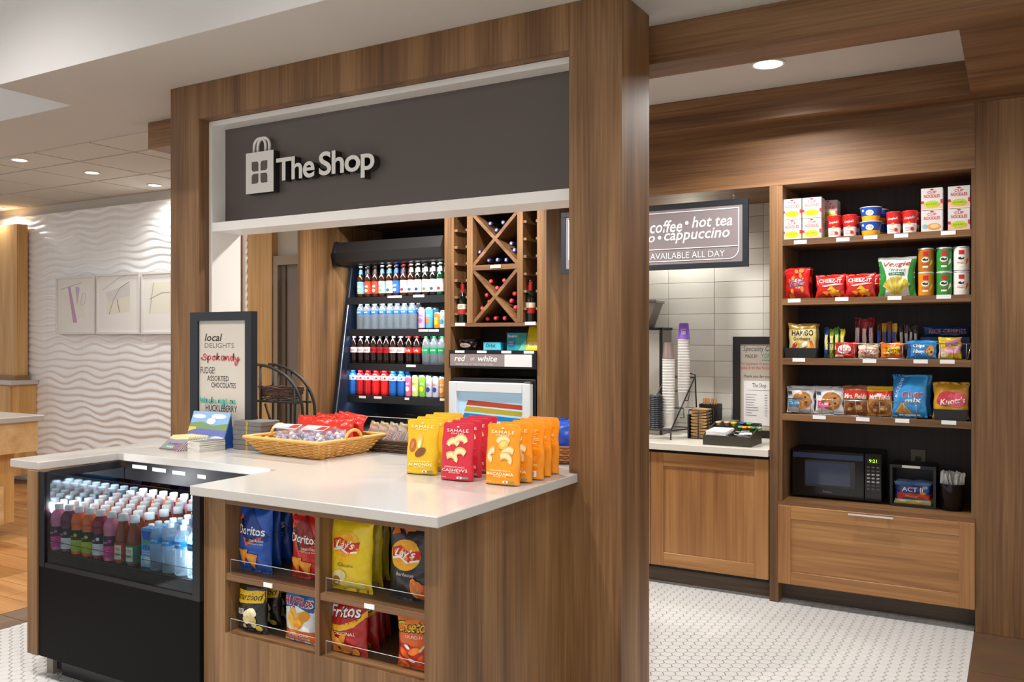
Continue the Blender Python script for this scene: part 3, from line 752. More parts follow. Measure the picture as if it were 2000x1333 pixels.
def canister(prof, bands, prints=None, name='can', cap=None, n=20, body='#cccccc', bodymat=None, rough=.3):
    """lathe body with a cap and a wrapped label"""
    o = link(name, MB().lathe(prof, n).mesh(name, bodymat or mat('can_'+body, body, rough)))
    if cap:
        r, z0, z1, c = cap
        MB().lathe([(r*.97, z0), (r, z0+.001), (r, z1-.002), (r*.9, z1)], n).build('cap', mat('cap_'+c, c, .4), o)
    if bands:
        runs = []
        for b_ in sorted(bands, key=lambda b: b[2]):
            if runs and abs(runs[-1][-1][3]-b_[2]) < .0015 and abs(runs[-1][-1][1]-b_[0]) < .001: runs[-1].append(b_)
            else: runs.append([b_])
        for j, run in enumerate(runs):
            mb = MB(); cols = []; vs = []; fs = []
            for i in range(n): a = 2*math.pi*i/n; vs.append((math.cos(a), math.sin(a)))
            mb.v = [(run[0][0]*x, run[0][0]*y, run[0][2]) for x, y in vs]
            for k_, (r0, r1, z0, z1, c) in enumerate(run):
                if c not in cols: cols.append(c)
                mb.v += [(r1*x, r1*y, z1) for x, y in vs]
                for i in range(n): mb.f.append((k_*n+i, k_*n+(i+1)%n, (k_+1)*n+(i+1)%n, (k_+1)*n+i)); mb.m.append(cols.index(c)); mb.sm.append(True)
            mb.build('label' if j == 0 else 'neck_label', [c if not isinstance(c, str) else ink(c, .35) for c in cols], o)
    if prints:
        P, rf = prints; P.on('lettering', o, cyl(rf), .012)
    return o
def carton(name, w, d, h, m, P=None, top=None, bevel=.0015, extra=None):
    """folded card box standing on its base, artwork on its front"""
    o = link(name, MB().box(-w/2, w/2, 0, d, 0, h).mesh(name, m, bevel))
    if P: P.on('printed_front', o, lambda u, v, e: (u*w, -e-.0004, v*h), .5)
    return o

# ------------------------------------------------------------------ crisps in the four cubbies
def D_tortilla(base, dark, sub, chip):
    P = Print()
    P.poly([(-.5,.7),(-.12,.98),(.5,.55),(.5,.5),(-.1,.42)], dark)
    P.poly([(-.47,.78),(-.38,.86),(-.1,.46),(.32,.56),(.34,.54),(-.13,.40)], '#e2571c'); P.poly([(-.42,.77),(-.33,.80),(-.1,.50),(.25,.575),(-.13,.45)], '#151013')
    P.text('Doritos', -.02, .635, .84, .13, '#f7f5f2', .03)
    P.text(sub, .15, .49, .42, .035, '#f2efe8', .01); P.text('TORTILLA CHIPS', .15, .445, .42, .022, '#f2efe8')
    P.poly([(-.46,.33),(-.05,.35),(-.22,.08)], chip); P.poly([(-.18,.30),(.24,.29),(.06,.04)], chip)
    P.poly([(-.40,.315),(-.10,.33),(-.22,.14)], '#f0a53a'); P.poly([(-.10,.28),(.18,.27),(.05,.1)], '#f0a53a')
    return P
def D_crisp(disc, ribbon, sub, subc, spud):
    P = Print()
    P.ell(-.06, .62, .36, .20, disc, 28); P.ell(-.06, .64, .29, .155, '#f4a21a', 28)
    P.poly([(-.38,.70),(-.18,.74),(.05,.67),(.3,.70),(.28,.56),(.05,.53),(-.15,.58),(-.36,.55)], ribbon); P.poly([(-.36,.58),(-.15,.605),(.05,.55),(.27,.585),(.28,.56),(.05,.525),(-.15,.58),(-.36,.55)], '#f5f3ef')
    P.text("Lay's", -.05, .635, .50, .135, '#fbf9f4', .03, .3)
    P.text(sub, -.02, .375, .42, .045, subc, .0, .2)
    if spud: P.ell(-.2, .2, .2, .095, '#e7d79a', 18, .3); P.ell(-.28, .14, .13, .07, '#a3763a', 16, .3); P.ell(.1, .1, .3, .05, '#f0dc6a', 16)
    else: chips(P, .32, .16, .14, 5, ['#d9702a', '#c2561d', '#e88a3e'], 3, False, .14); chips(P, -.15, .93, .12, 4, ['#d9702a', '#e88a3e'], 5, True, .16)
    return P
P_pop = Print().poly([(-.5,.80),(.5,.86),(.5,.62),(-.5,.56)], '#f0c21c').text('Smartfood', .0, .715, .92, .14, '#1d1a14', .015, .35, .05)
P_pop.text('WHITE', -.28, .44, .3, .05, '#efe9d8', .01).text('CHEDDAR', -.26, .385, .34, .05, '#efe9d8', .01)
for a, b, r_, c in ((.05,.36,.17,'#e9d9a6'), (.17,.42,.15,'#f1e4bb'), (.15,.28,.15,'#d9bf7d'), (-.02,.26,.12,'#e7d39a'), (.2,.17,.08,'#dcc98f'), (.34,.12,.09,'#e4c64a'), (-.1,.14,.07,'#cdb98a')): P_pop.ell(a, b, r_, r_*.62, c, 14)
P_ruf = Print().poly([(-.5,.66),(.5,.60),(.5,.97),(-.5,.97)], '#1d5f9e').poly([(-.5,.62),(-.1,.7),(.5,.6),(.5,.25),(-.5,.25)], '#eef0f2').rect(-.5, .5, .03, .24, '#e8701a')
P_ruf.text('RUFFLES', .0, .765, .93, .15, '#f6f4f2', .05).text('RUFFLES', .0, .765, .89, .135, '#c41e26', .03)
chips(P_ruf, .05, .44, .17, 8, ['#eaa52a', '#f2b945', '#e0931d'], 2, False, .2); P_ruf.text('CHEDDAR', .02, .165, .7, .06, '#f8efe0', .02).text('& SOUR CREAM', .02, .095, .7, .045, '#f8efe0', .01)
P_fri = Print().poly([(-.5,.90),(.0,.97),(.5,.86),(.5,.70),(.1,.56),(-.5,.48)], '#b31f1c').poly([(-.5,.50),(-.1,.53),(.3,.66),(.5,.86),(.5,.72),(.25,.52),(-.1,.42),(-.5,.40)], '#f0b51d')
P_fri.text('Fritos', -.02, .765, .86, .23, '#1b1b22', .05, .25, .08).text('Fritos', -.03, .775, .84, .215, '#f6f2ec', .03, .25, .08).text('ORIGINAL', .0, .385, .6, .055, '#f3eadb', .01, 0, .05)
chips(P_fri, .0, .17, .13, 12, ['#d88322', '#eba23a', '#c96d17', '#e3912d'], 7, False, .36)
P_che = Print().poly([(-.5,.66),(.5,.74),(.5,.97),(-.5,.97)], '#ee7a1a').poly([(-.5,.1),(.5,.1),(.5,.42),(-.5,.46)], '#c3241c')
P_che.text('Cheetos', .0, .765, .98, .22, '#1d130e', .09, .15, .06).text('Cheetos', .0, .765, .92, .185, '#f4c61d', .03, .15, .06).text('CRUNCHY', .06, .60, .5, .05, '#f4ecd8', .01, 0, .05)
for a, b, r_, c in ((-.2,.3,.12,'#e8641a'), (.1,.36,.14,'#ef7d22'), (.25,.2,.13,'#d9521a'), (-.25,.14,.13,'#ef7d22'), (.0,.18,.09,'#f2efe8'), (-.1,.42,.07,'#f4f0ea'), (.3,.42,.06,'#e9d7a0')): P_che.ell(a, b, r_*1.3, r_*.45, c, 12, a*3)
BAGS = {
 'blue tortilla': (Bag(.185,.262,.07,1), '#1d55b5', D_tortilla('', '#123a86', 'COOL RANCH', '#e48d1d')),
 'red tortilla': (Bag(.185,.25,.07,2), '#c4231b', D_tortilla('', '#8d1512', 'NACHO CHEESE', '#e8901f')),
 'yellow crisp': (Bag(.20,.268,.075,3), '#efcf20', D_crisp('#f6c019', '#cf2026', 'Classic', '#6d5a1e', True)),
 'black crisp': (Bag(.20,.268,.075,4), '#2e2d30', D_crisp('#f2b01c', '#cf2026', 'Barbecue', '#d9d2c8', False)),
 'black popcorn': (Bag(.16,.202,.07,5), '#26241f', P_pop),
 'blue white ridged crisp': (Bag(.165,.2,.055,6), '#e7e9eb', P_ruf),
 'red corn chip': (Bag(.18,.203,.065,7), '#b5221d', P_fri),
 'orange cheese puff': (Bag(.155,.2,.06,8), '#e4641b', P_che)}
def bag_at(kind, label, x, y, z, rz=0., rx=-.05, group=None):
    g, c, P = BAGS[kind]
    return inst('bag_'+kind, lambda: g.make('snack_bag', foil(c), P), label, 'snack bag', group, (x, y, z), rz, rx)
ZA, ZB, ZR = .6525, .4185, .6485
bag_at('blue tortilla', 'blue tortilla chip bag at the front of the upper left cubby', ax(499,2.45), 2.45, ZA, .0)
for k in range(2): bag_at('blue tortilla', ORD[k+1]+' blue tortilla chip bag from the front of the upper left cubby', ax(515+22*k,2.53+.075*k), 2.535+.075*k, ZA, .02, -.02, 'blue chip bags in the upper left cubby')
bag_at('red tortilla', 'red tortilla chip bag beside the blue bags in the upper left cubby', ax(604,2.475), 2.475, ZA, -.03, -.04)
bag_at('yellow crisp', 'bright yellow potato chip bag at the front of the upper right cubby', ax(686,2.45), 2.45, ZR, .03)
for k in range(2): bag_at('yellow crisp', ORD[k+1]+' yellow potato chip bag from the front of the upper right cubby', ax(705+14*k,2.54+.08*k), 2.545+.08*k, ZR, .05, -.02, 'yellow chip bags queued in the upper right cubby')
bag_at('black crisp', 'black barbecue chip bag at the right end of the upper right cubby', ax(803,2.462), 2.462, ZR-.001, -.02)
bag_at('black crisp', 'black barbecue chip bag queued behind the front black bag', ax(806,2.56), 2.56, ZR-.001, .02)
for k, lab in enumerate(('black popcorn bag at the front of the lower left cubby', 'black popcorn bag queued second in the lower left cubby', 'black popcorn bag at the back of the lower left cubby')): bag_at('black popcorn', lab, ax(494+27*k,2.44+.08*k), 2.44+.08*k, ZB, .02*k, -.03)
bag_at('blue white ridged crisp', 'blue, white and orange ridged chip bag in the lower left cubby', ax(588,2.45), 2.45, ZB, -.03, -.03)
bag_at('red corn chip', 'red corn chip bag at the front of the lower right cubby', ax(682,2.45), 2.45, ZB, .0)
for k in range(3): bag_at('red corn chip', ORD[k+1]+' red corn chip bag from the front of the lower right cubby', ax(704+12*k,2.53+.07*k), 2.53+.07*k, ZB, .04, -.02, 'red corn chip bags queued in the lower right cubby')
bag_at('orange cheese puff', 'orange cheese puff bag at the right end of the lower right cubby', ax(812,2.45), 2.45, ZB, .02, -.02)

# ------------------------------------------------------------------ nut pouches on the counter
def nuts(kind):
    P = Print()
    if kind == 'almond':
        for a, b, rx, ry, rot, c in ((-.28,.52,.13,.11,1.1,'#b5622c'), (-.06,.60,.10,.14,-.2,'#d9b15a'), (-.06,.55,.05,.08,-.2,'#efdca0'), (-.02,.40,.18,.075,.3,'#7c4a30'), (-.28,.52,.07,.05,1.1,'#c9793f')): P.ell(a, b, rx, ry, c, 18, rot)
    else:
        pts = ((-.1,.60,.2,.5),(.12,.66,.0,2.),(-.14,.36,-.4,1.9),(.14,.44,.3,.9)) if kind == 'cashew' else ((.02,.68,.1,.2),(-.22,.48,1.5,1.6),(.2,.5,.5,.7),(.1,.40,-.5,.1))
        for a, b, rot, s_ in pts:
            arc = [(a+.16*math.cos(rot+t_*.42), b+.085*math.sin(rot+t_*.42)) for t_ in range(8)]
            P.stroke(arc, .125, '#d8b274'); P.stroke(arc, .07, '#ecd6a0')
        if kind != 'cashew': P.ell(.05, .66, .15, .075, '#e9b54b', 14, .2); P.ell(.03, .67, .09, .045, '#f0cf7c', 12, .2)
    return P
def D_pouch(kind, word, sub, tint):
    P = nuts(kind)
    P.poly([(-.05,.925),(.0,.945),(.05,.925),(.0,.918)], tint); P.text('SAHALE', .0, .865, .70, .055, tint, .01, 0, 0, 1.15).text('SNACKS', .0, .815, .40, .026, tint, .0, 0, 0, 1.2)
    P.text(sub, .0, .235, .62, .024, tint).text(word, .0, .18, .78, .052, tint, .015).text('GLAZED MIX', .0, .137, .36, .02, tint)
    P.text('NET WT 4 OZ', -.34, .055, .2, .018, tint); P.rect(.1, .24, .04, .075, '#e8e6de'); P.rect(.26, .42, .04, .075, '#7d8b76'); P.ell(.17, .057, .03, .013, '#5a6a75', 10)
    return P
PO = {'yellow': (Bag(.148,.232,.05,11,kind='pouch'), '#dcb21b', D_pouch('almond', 'ALMONDS', 'HONEY', '#f6ecc0')),
      'red': (Bag(.148,.232,.05,12,kind='pouch'), '#c8283c', D_pouch('cashew', 'CASHEWS', 'POMEGRANATE VANILLA', '#f6dfd9')),
      'orange': (Bag(.152,.238,.05,13,kind='pouch'), '#ef9316', D_pouch('macadamia', 'MACADAMIA', 'TANGERINE VANILLA', '#fbe6b8'))}
def bar_back(o, w, h):
    P = Print().rect(-.3, .3, .04, .11, '#f3f1ea')
    for k in range(14): P.rect(-.26+k*.038, -.26+k*.038+(.012 if k % 3 else .022), .05, .10, '#3a3a3c')
    return P
def pouch_at(c, label, x, y, rz, rx=-.05, group=None):
    g, col, P = PO[c]
    return inst('pouch_'+c, lambda: g.make('nut_pouch', mat('pouch_film_'+col, col, .42, bump=.15, bscale=30), P, .07), label, 'pouch', group, (x, y, ZC+.0015), rz, rx)
for c, p0, y0, dx, dy, n, rz in (('yellow',825,2.985,-.030,.105,4,.12), ('red',893,2.925,-.028,.105,4,.05), ('orange',982,2.93,.006,.088,2,.03)):
    x0 = ax(p0, y0)
    for k in range(n):
        if k == 0: pouch_at(c, {'yellow': 'yellow almond pouch at the front of the left row on the counter', 'red': 'red cashew pouch at the front of the middle row on the counter', 'orange': 'orange macadamia pouch at the front of the right row on the counter'}[c], x0, y0, rz)
        else: pouch_at(c, '%s nut pouch, %s from the front of the %s pouch row' % (c, ORD[k], c), x0+dx*k, y0+dy*k, rz+.03*k, -.04, '%s nut pouches in their row' % c)
# three orange pouches turned back to front
g, col, P = PO['orange']
def mk_back():
    o = g.make('nut_pouch', mat('pouch_film_'+col, col, .42), None)
    P = Print().rect(-.34, .34, .05, .15, '#f3f1ea')
    for k in range(15): P.rect(-.29+k*.04, -.29+k*.04+(.013 if k % 3 else .024), .065, .135, '#3a3a3c')
    P.ell(-.1, .47, .13, .04, '#eef0ee', 14).ell(-.1, .47, .07, .022, '#62707a', 12).lines(-.36, .4, .6, .86, 9, '#f8d48c', .35).lines(-.36, .4, .2, .4, 8, '#f8d48c', .3)
    P.on('printed_back', o, lambda u, v, e: (lambda s_: (s_[0], s_[1]-e-.0008, s_[2]))(g.S(max(-.5,min(.5,u)), v, 0)), .08, .0003, .35)
    return o
for k, lab in enumerate(('orange nut pouch showing its barcode, third in the right row', 'orange nut pouch showing its barcode, fourth in the right row', 'orange nut pouch showing its barcode, last in the right row')):
    inst('pouch_back', mk_back, lab, 'pouch', None, (ax(1010+19*k, 3.02+.1*k)-.03*0, 3.105+.085*k, ZC+.0015), .03, -.03)

# ------------------------------------------------------------------ drinks in the counter cooler
CLR = clear('water_bottle_plastic', '#f2f8fc', .5, frost=.22)
def liquid(c, rough=.08): return mat('drink_'+c, c, rough, 0, .3)
VPROF = [(.030,0),(.0345,.004),(.035,.02),(.035,.112),(.0335,.117),(.0335,.121),(.0352,.128),(.0358,.145),(.034,.160),(.027,.176),(.0185,.186),(.0175,.192)]
def vit(c, top, low, dot):
    P = Print().rect(-.028, -.018, .072, .108, '#e9e9e9').lines(-.03, .03, .025, .062, 5, '#3b3b3b' if low == '#f1f1ee' else '#ffffff', .12, .5).ell(.022, .09, .008, .008, dot, 12).text('vitamin', -.002, .084, .026, .008, '#f2f2f2')
    return canister(VPROF, [(.0354,.0354,.018,.068,low), (.0354,.0354,.068,.112,top)], (P, .0356), 'drink_bottle', (.0195,.187,.213,'#efefed'), 18, bodymat=liquid(c))
TPROF = [(.030,0),(.034,.004),(.0345,.09),(.033,.112),(.024,.155),(.0185,.178),(.0185,.188)]
def tea(lab):
    P = Print().rect(-.02, .02, .02, .082, '#efe3c6').text('PURE', 0, .064, .028, .014, lab, .01).text('LEAF', 0, .042, .028, .014, lab, .01)
    return canister(TPROF, [(.035,.035,.012,.09,lab)], (P, .0353), 'drink_bottle', (.0205,.182,.212,'#efeeea'), 18, bodymat=liquid('#8a3c14'))
WPROF = [(.028,0),(.032,.005)] + [(.0322-.0014*(k % 2), .012+.011*k) for k in range(9)] + [(.0322,.112),(.0322,.142),(.030,.158),(.021,.176),(.0135,.184),(.0135,.192)]
def water(lab='#2f8fc4'):
    P = Print().text('Dasani' if 0 else 'again', 0, .128, .045, .016, '#f4f8fb', .02)
    return canister(WPROF, [(.0326,.0326,.113,.141,lab)], (Print().text('aquafina', 0, .128, .052, .014, '#f4f8fb', .01), .0329), 'water_bottle', (.0148,.186,.204,'#f2f4f5'), 18, bodymat=CLR)
def coco():
    o = carton('coconut_carton', .062, .055, .165, ink('#5aa6dc', .3), Print().poly([(-.45,.92),(.45,.92),(.3,.66),(-.3,.7)], '#1f4fb4').ell(0,.8,.3,.12,'#2b5fd0').text('VITA', -.0, .50, .7, .10, '#3a2f86', .02).text('COCO', .0, .37, .74, .10, '#f2f6f2', .02).poly([(-.4,.66),(.0,.72),(.45,.66),(.1,.62),(.0,.55),(-.1,.62)], '#4fae52').rect(-.5, .5, .0, .28, '#a9d4ee').ell(.1,.18,.28,.1,'#e9f2f0'))
    MB().lathe([(.012,.165),(.012,.178)], 12, (0,.027)).build('cap', mat('cap_#f2f4f5', '#f2f4f5', .4), o)
    return o
DK = .6005
def lane(key, make, front, behind, x, n, y0=2.515, dy=.074, rz=0., cat='bottle'):
    for k in range(n):
        inst(key, make, front if k == 0 else behind % ORD[k], cat, None if k == 0 else 'counter cooler drinks', (x, y0+dy*k, DK), rz+.15*math.sin(k*2.3+x*9))
FL = [  # key, maker, front label, rear label, lane depth
 ('v1', lambda: vit('#e07f9a', '#3b2238', '#e01a86', '#c04a90'), 'pink drink bottle with black and magenta label, leftmost in the counter cooler', 'pink drink bottle, %s from the front in the far left cooler lane', 6),
 ('v2', lambda: vit('#6d2c44', '#221c22', '#f1f1ee', '#9a9a9a'), 'dark purple drink bottle with black and white label in the counter cooler', 'dark purple drink bottle, %s from the front of its counter cooler lane', 6),
 ('v3', lambda: vit('#ea6a2e', '#1d1a16', '#b6c71f', '#c6d63a'), 'amber orange drink bottle with black and lime label, left of its twin', 'orange drink bottle, %s from the front of the left orange lane', 6),
 ('v3', None, 'bright orange drink bottle with black and lime label, right of its twin', 'orange drink bottle, %s from the front of the right orange lane', 6),
 ('v5', lambda: vit('#8c1a34', '#201a20', '#f1f1ee', '#e6e6e6'), 'dark red drink bottle with black and white label in the counter cooler', 'dark red drink bottle, %s from the front of its counter cooler lane', 6),
 ('v1', None, 'pink drink bottle with black and magenta label beside the iced teas', 'pink drink bottle, %s from the front in the lane beside the teas', 6),
 ('t1', lambda: tea('#b5402c'), 'iced tea bottle with red label in the counter cooler', 'iced tea bottle, %s from the front of the red label tea lane', 6),
 ('t2', lambda: tea('#1f7a5c'), 'iced tea bottle with green label in the counter cooler', 'iced tea bottle, %s from the front of the green label tea lane', 6),
 ('cc', coco, 'blue coconut water carton in the counter cooler', 'blue coconut water carton, %s from the front of its cooler lane', 5),
 ('w1', water, 'clear water bottle with blue label, first right of the coconut carton', 'clear water bottle, %s from the front of the first water lane in the counter cooler', 5),
 ('w1', None, 'clear water bottle with blue label, second right of the coconut carton', 'clear water bottle, %s from the front of the second water lane in the counter cooler', 5),
 ('w1', None, 'clear water bottle with blue label, third right of the coconut carton', 'clear water bottle, %s from the front of the third water lane in the counter cooler', 5),
 ('w1', None, 'clear water bottle with blue label, at the right end of the counter cooler', 'clear water bottle, %s from the front of the last water lane in the counter cooler', 5)]
for k, (key, mk, fl, bl, n) in enumerate(FL):
    lane('ck_'+key, mk, fl, bl, -3.828+.0775*k, n+1, 2.408, .0745, 0., 'carton' if key == 'cc' else 'bottle')
# ================================================================== open drinks cooler in the alcove
YO = 5.35
t = thing('open_cooler', 'tall black open front drinks cooler in the walnut alcove', 'cooler', (-4.16, 5.3, 0))
q = lambda x: x+4.16
y_ = lambda y: y-5.3
cl, cr = -4.665, -3.642
BG = mat('cooler_black_gloss', '#15161a', .22)
MB().prism([(y_(5.23),2.175), (y_(5.215),2.25), (y_(5.25),2.335), (y_(5.5),2.335), (y_(5.5),2.16), (y_(5.25),2.16)], q(cl), q(cr), 'x').build('canopy', mat('canopy_black', '#232222', .35), t)
MB().prism([(y_(5.225),2.17), (y_(5.208),2.25), (y_(5.245),2.342), (y_(5.5),2.342), (y_(5.5),2.15), (y_(5.25),2.15)], q(cl)-.022, q(cl)-.001, 'x').build('end_cap', BG, t)
MB().prism([(y_(5.18),.80), (y_(5.20),1.0), (y_(5.40),2.16), (y_(5.86),2.16), (y_(5.86),.80)], q(cl), q(cl)+.028, 'x').build('side_panel', mat('cooler_side_navy', '#1a2230', .15), t)
MB().tube([(q(cl)+.03, y_(5.185), .85), (q(cl)+.03, y_(5.205), 1.0), (q(cl)+.03, y_(5.395), 2.14)], .006, 6).build('side_trim', mat('side_trim_grey', '#7b8288', .3, .8), t)
bx('back_wall', mat('cooler_inside_black', '#121318', .3), t, q(cl), q(cr), y_(5.82), y_(5.86), .8, 2.335); bx('base', CAVE, t, q(cl), q(cr), y_(5.19), y_(5.86), 0, .86); bx('top_box', BG, t, q(cl), q(cr), y_(5.5), y_(5.86), 2.16, 2.335)
SHZ = (1.902, 1.647, 1.376, 1.121)
TG = (((771,580,20),(818,578.5,15)), ((828,646,14),(847,646,14)), ((803,715,13),), ((708,776,10),(738,777,11),(795,779.5,6),(864,781,6)))
for z, tg in zip(SHZ, TG):
    s_ = MB().box(q(cl)+.03, q(cr), y_(5.37), y_(5.80), -.015, 0).box(q(cl)+.03, q(cr), y_(5.34), y_(5.372), -.055, 0).build('shelf', mat('cooler_shelf', '#222327', .4), t, (0,0,z))
    for p_, py, hw_ in tg:
        X = q(ax(p_, 5.34)); zz = az(p_, py, 5.34)-z; bx('price_tag', TAG, s_, X-hw_*.0034, X+hw_*.0034, y_(5.337), y_(5.3395), zz-.009, zz+.009)
ll = bpy.data.lights.new('cooler_lamp', 'AREA'); ll.shape = 'RECTANGLE'; ll.size = .95; ll.size_y = .03; ll.energy = 3.; ll.color = (.93, .97, 1)
lo = link('cooler_lamp', ll, t, (q(-4.15), y_(5.28), 2.15)); lo.rotation_euler = (math.radians(28), 0, 0)
for z in SHZ:
    ll = bpy.data.lights.new('cooler_lamp', 'AREA'); ll.shape = 'RECTANGLE'; ll.size = .95; ll.size_y = .015; ll.energy = 2.8; ll.color = (.93, .97, 1)
    lo = link('cooler_lamp', ll, t, (q(-4.15), y_(5.346), z-.056)); lo.rotation_euler = (math.radians(20), 0, 0)

# ------------------------------------------------------------------ drinks on its shelves
BPROF = [(.026,0),(.030,.004),(.0305,.012),(.0305,.13),(.027,.152),(.0165,.172),(.0135,.185),(.0125,.225),(.0142,.226),(.0142,.232)]
BPROF = [(r_, z_*1.06) for r_, z_ in BPROF]
def beer(key, glass, lab, lab2, neck, cap, word, wc):
    def mk():
        P = Print().text(word, 0, .085, .036, .018, wc, .01).ell(0, .052, .016, .012, lab2, 14)
        return canister(BPROF, [(.0308,.0308,.028,.124,lab), (.0168,.0132,.184,.220,neck)], (P, .0311), 'beer_bottle', (.0148,.2385,.2495,cap), 16, bodymat=mat('beer_glass_'+glass, glass, .1, coat=.3))
    return ('beer_'+key, mk)
AMB, GRN = '#3a1a0a', '#0f4a2a'
beers = [(705, beer('a', AMB, '#7cc0de', '#e8d65a', '#4aa0cc', '#d8e0e4', 'SUMMER', '#f4f4ee'), 'amber beer bottle with pale blue label, leftmost on the top cooler shelf'),
 (719.5, beer('b', AMB, '#d8452a', '#e8ddd0', '#2a1a14', '#2a2a2a', 'AMBER', '#f3e6cc'), 'amber beer bottle with red label, left one of the red pair'),
 (733.7, beer('b', AMB, '', '', '', '', '', ''), 'amber beer bottle with red label, right one of the red pair'),
 (747, beer('c', AMB, '#a8d3e6', '#7ab648', '#4aa0d8', '#e8e8e8', 'ALE', '#2a5a8c'), 'amber beer bottle with blue and green label, fourth on the top cooler shelf'),
 (761.5, beer('d', AMB, '#e4e0d2', '#2f5da8', '#5aa0cc', '#e4c890', 'PALE', '#4a3a2a'), 'amber beer bottle with cream and blue label, fifth on the top cooler shelf'),
 (775, beer('e', AMB, '#2a63c0', '#e8ecf2', '#2a63c0', '#2a63c0', 'LIGHT', '#f2f2f2'), 'blue labelled beer bottle on the top cooler shelf'),
 (789, beer('f', AMB, '#f0ece8', '#c8281e', '#402018', '#c8281e', 'LAGER', '#c8281e'), 'beer bottle with white and red label on the top cooler shelf'),
 (803.5, beer('g', AMB, '#e2e4e6', '#4a5a70', '#e8e8ea', '#e4e4e4', 'ICE', '#2a3a58'), 'beer bottle with silver label and white neck on the top cooler shelf'),
 (817, beer('h', '#1a1410', '#dfe2e8', '#223a78', '#d8dccc', '#e4e4e4', 'BOCK', '#223a78'), 'dark beer bottle with white and navy label on the top cooler shelf'),
 (832, beer('i', '#1a1410', '#f0efe8', '#6a7a3a', '#d8d4cc', '#30302c', 'STOUT', '#20201c'), 'dark beer bottle with large white label on the top cooler shelf'),
 (846.7, beer('j', '#1a1410', '#f2f2f2', '#3a4a5c', '#f0f0f0', '#f0f0f0', 'BLANC', '#3a4a5c'), 'oval label beer bottle, second from right on the top cooler shelf'),
 (860.5, beer('k', GRN, '#f4f4f0', '#c8242a', '#f0f0ec', '#e0e0e0', 'PILS', '#1a6a3a'), 'green beer bottle at the right end of the top cooler shelf')]
W2 = lambda: canister([(r_*1.0, z_*1.04) for r_, z_ in WPROF], [(.0326,.0326,.118,.146,'#2a6cb8')], (Print().text('aqua', 0, .132, .04, .014, '#e8f4e8', .01), .0329), 'water_bottle', (.0148,.192,.212,'#dfe8ee'), 18, bodymat=CLR)
def can(c, c2, word, wc, h=.155, r=.028):
    P = Print().text(word, 0, h*.62, r*1.5, .018, wc, .01).ell(0, h*.38, r*.7, .02, c2, 14)
    return canister([(r*.8,0),(r,.006),(r,h-.012),(r*.82,h-.003),(r*.8,h)], [(r+.0003,r+.0003,.008,h-.014,c)], (P, r+.0006), 'drink_can', None, 18, bodymat=mat('can_metal', '#c8cacc', .25, .9))
SPROF = [(.026,0),(.032,.006),(.030,.03),(.033,.07),(.033,.13),(.031,.148),(.022,.185),(.0135,.2),(.0135,.207)]
def soda(key, body, lab, word, wc, cap):
    return ('soda_'+key, lambda: canister(SPROF, [(.0335,.0335,.085,.128,lab)], (Print().text(word, 0, .107, .05, .02, wc, .01, .2), .0338), 'soda_bottle', (.0148,.202,.218,cap), 18, bodymat=body))
COLA = mat('cola', '#1c0b08', .06, coat=.4)
GPROF = [(.028,0),(.034,.006),(.0335,.03),(.0345,.05),(.0325,.07),(.0345,.09),(.0325,.105),(.035,.12),(.035,.155),(.028,.172),(.018,.180),(.018,.186)]
def sport(c, cap='#e06a1c'):
    return ('sport_'+c, lambda: canister(GPROF, [(.0354,.0354,.122,.156,'#eceae6')], (Print().text('G', 0, .139, .018, .022, c, .03).rect(-.03,-.014,.13,.146,c).rect(.014,.03,.13,.146,c), .0357), 'sports_drink', (.021,.182,.2,c), 18, bodymat=mat('sport_'+c, c, .12, coat=.3)))
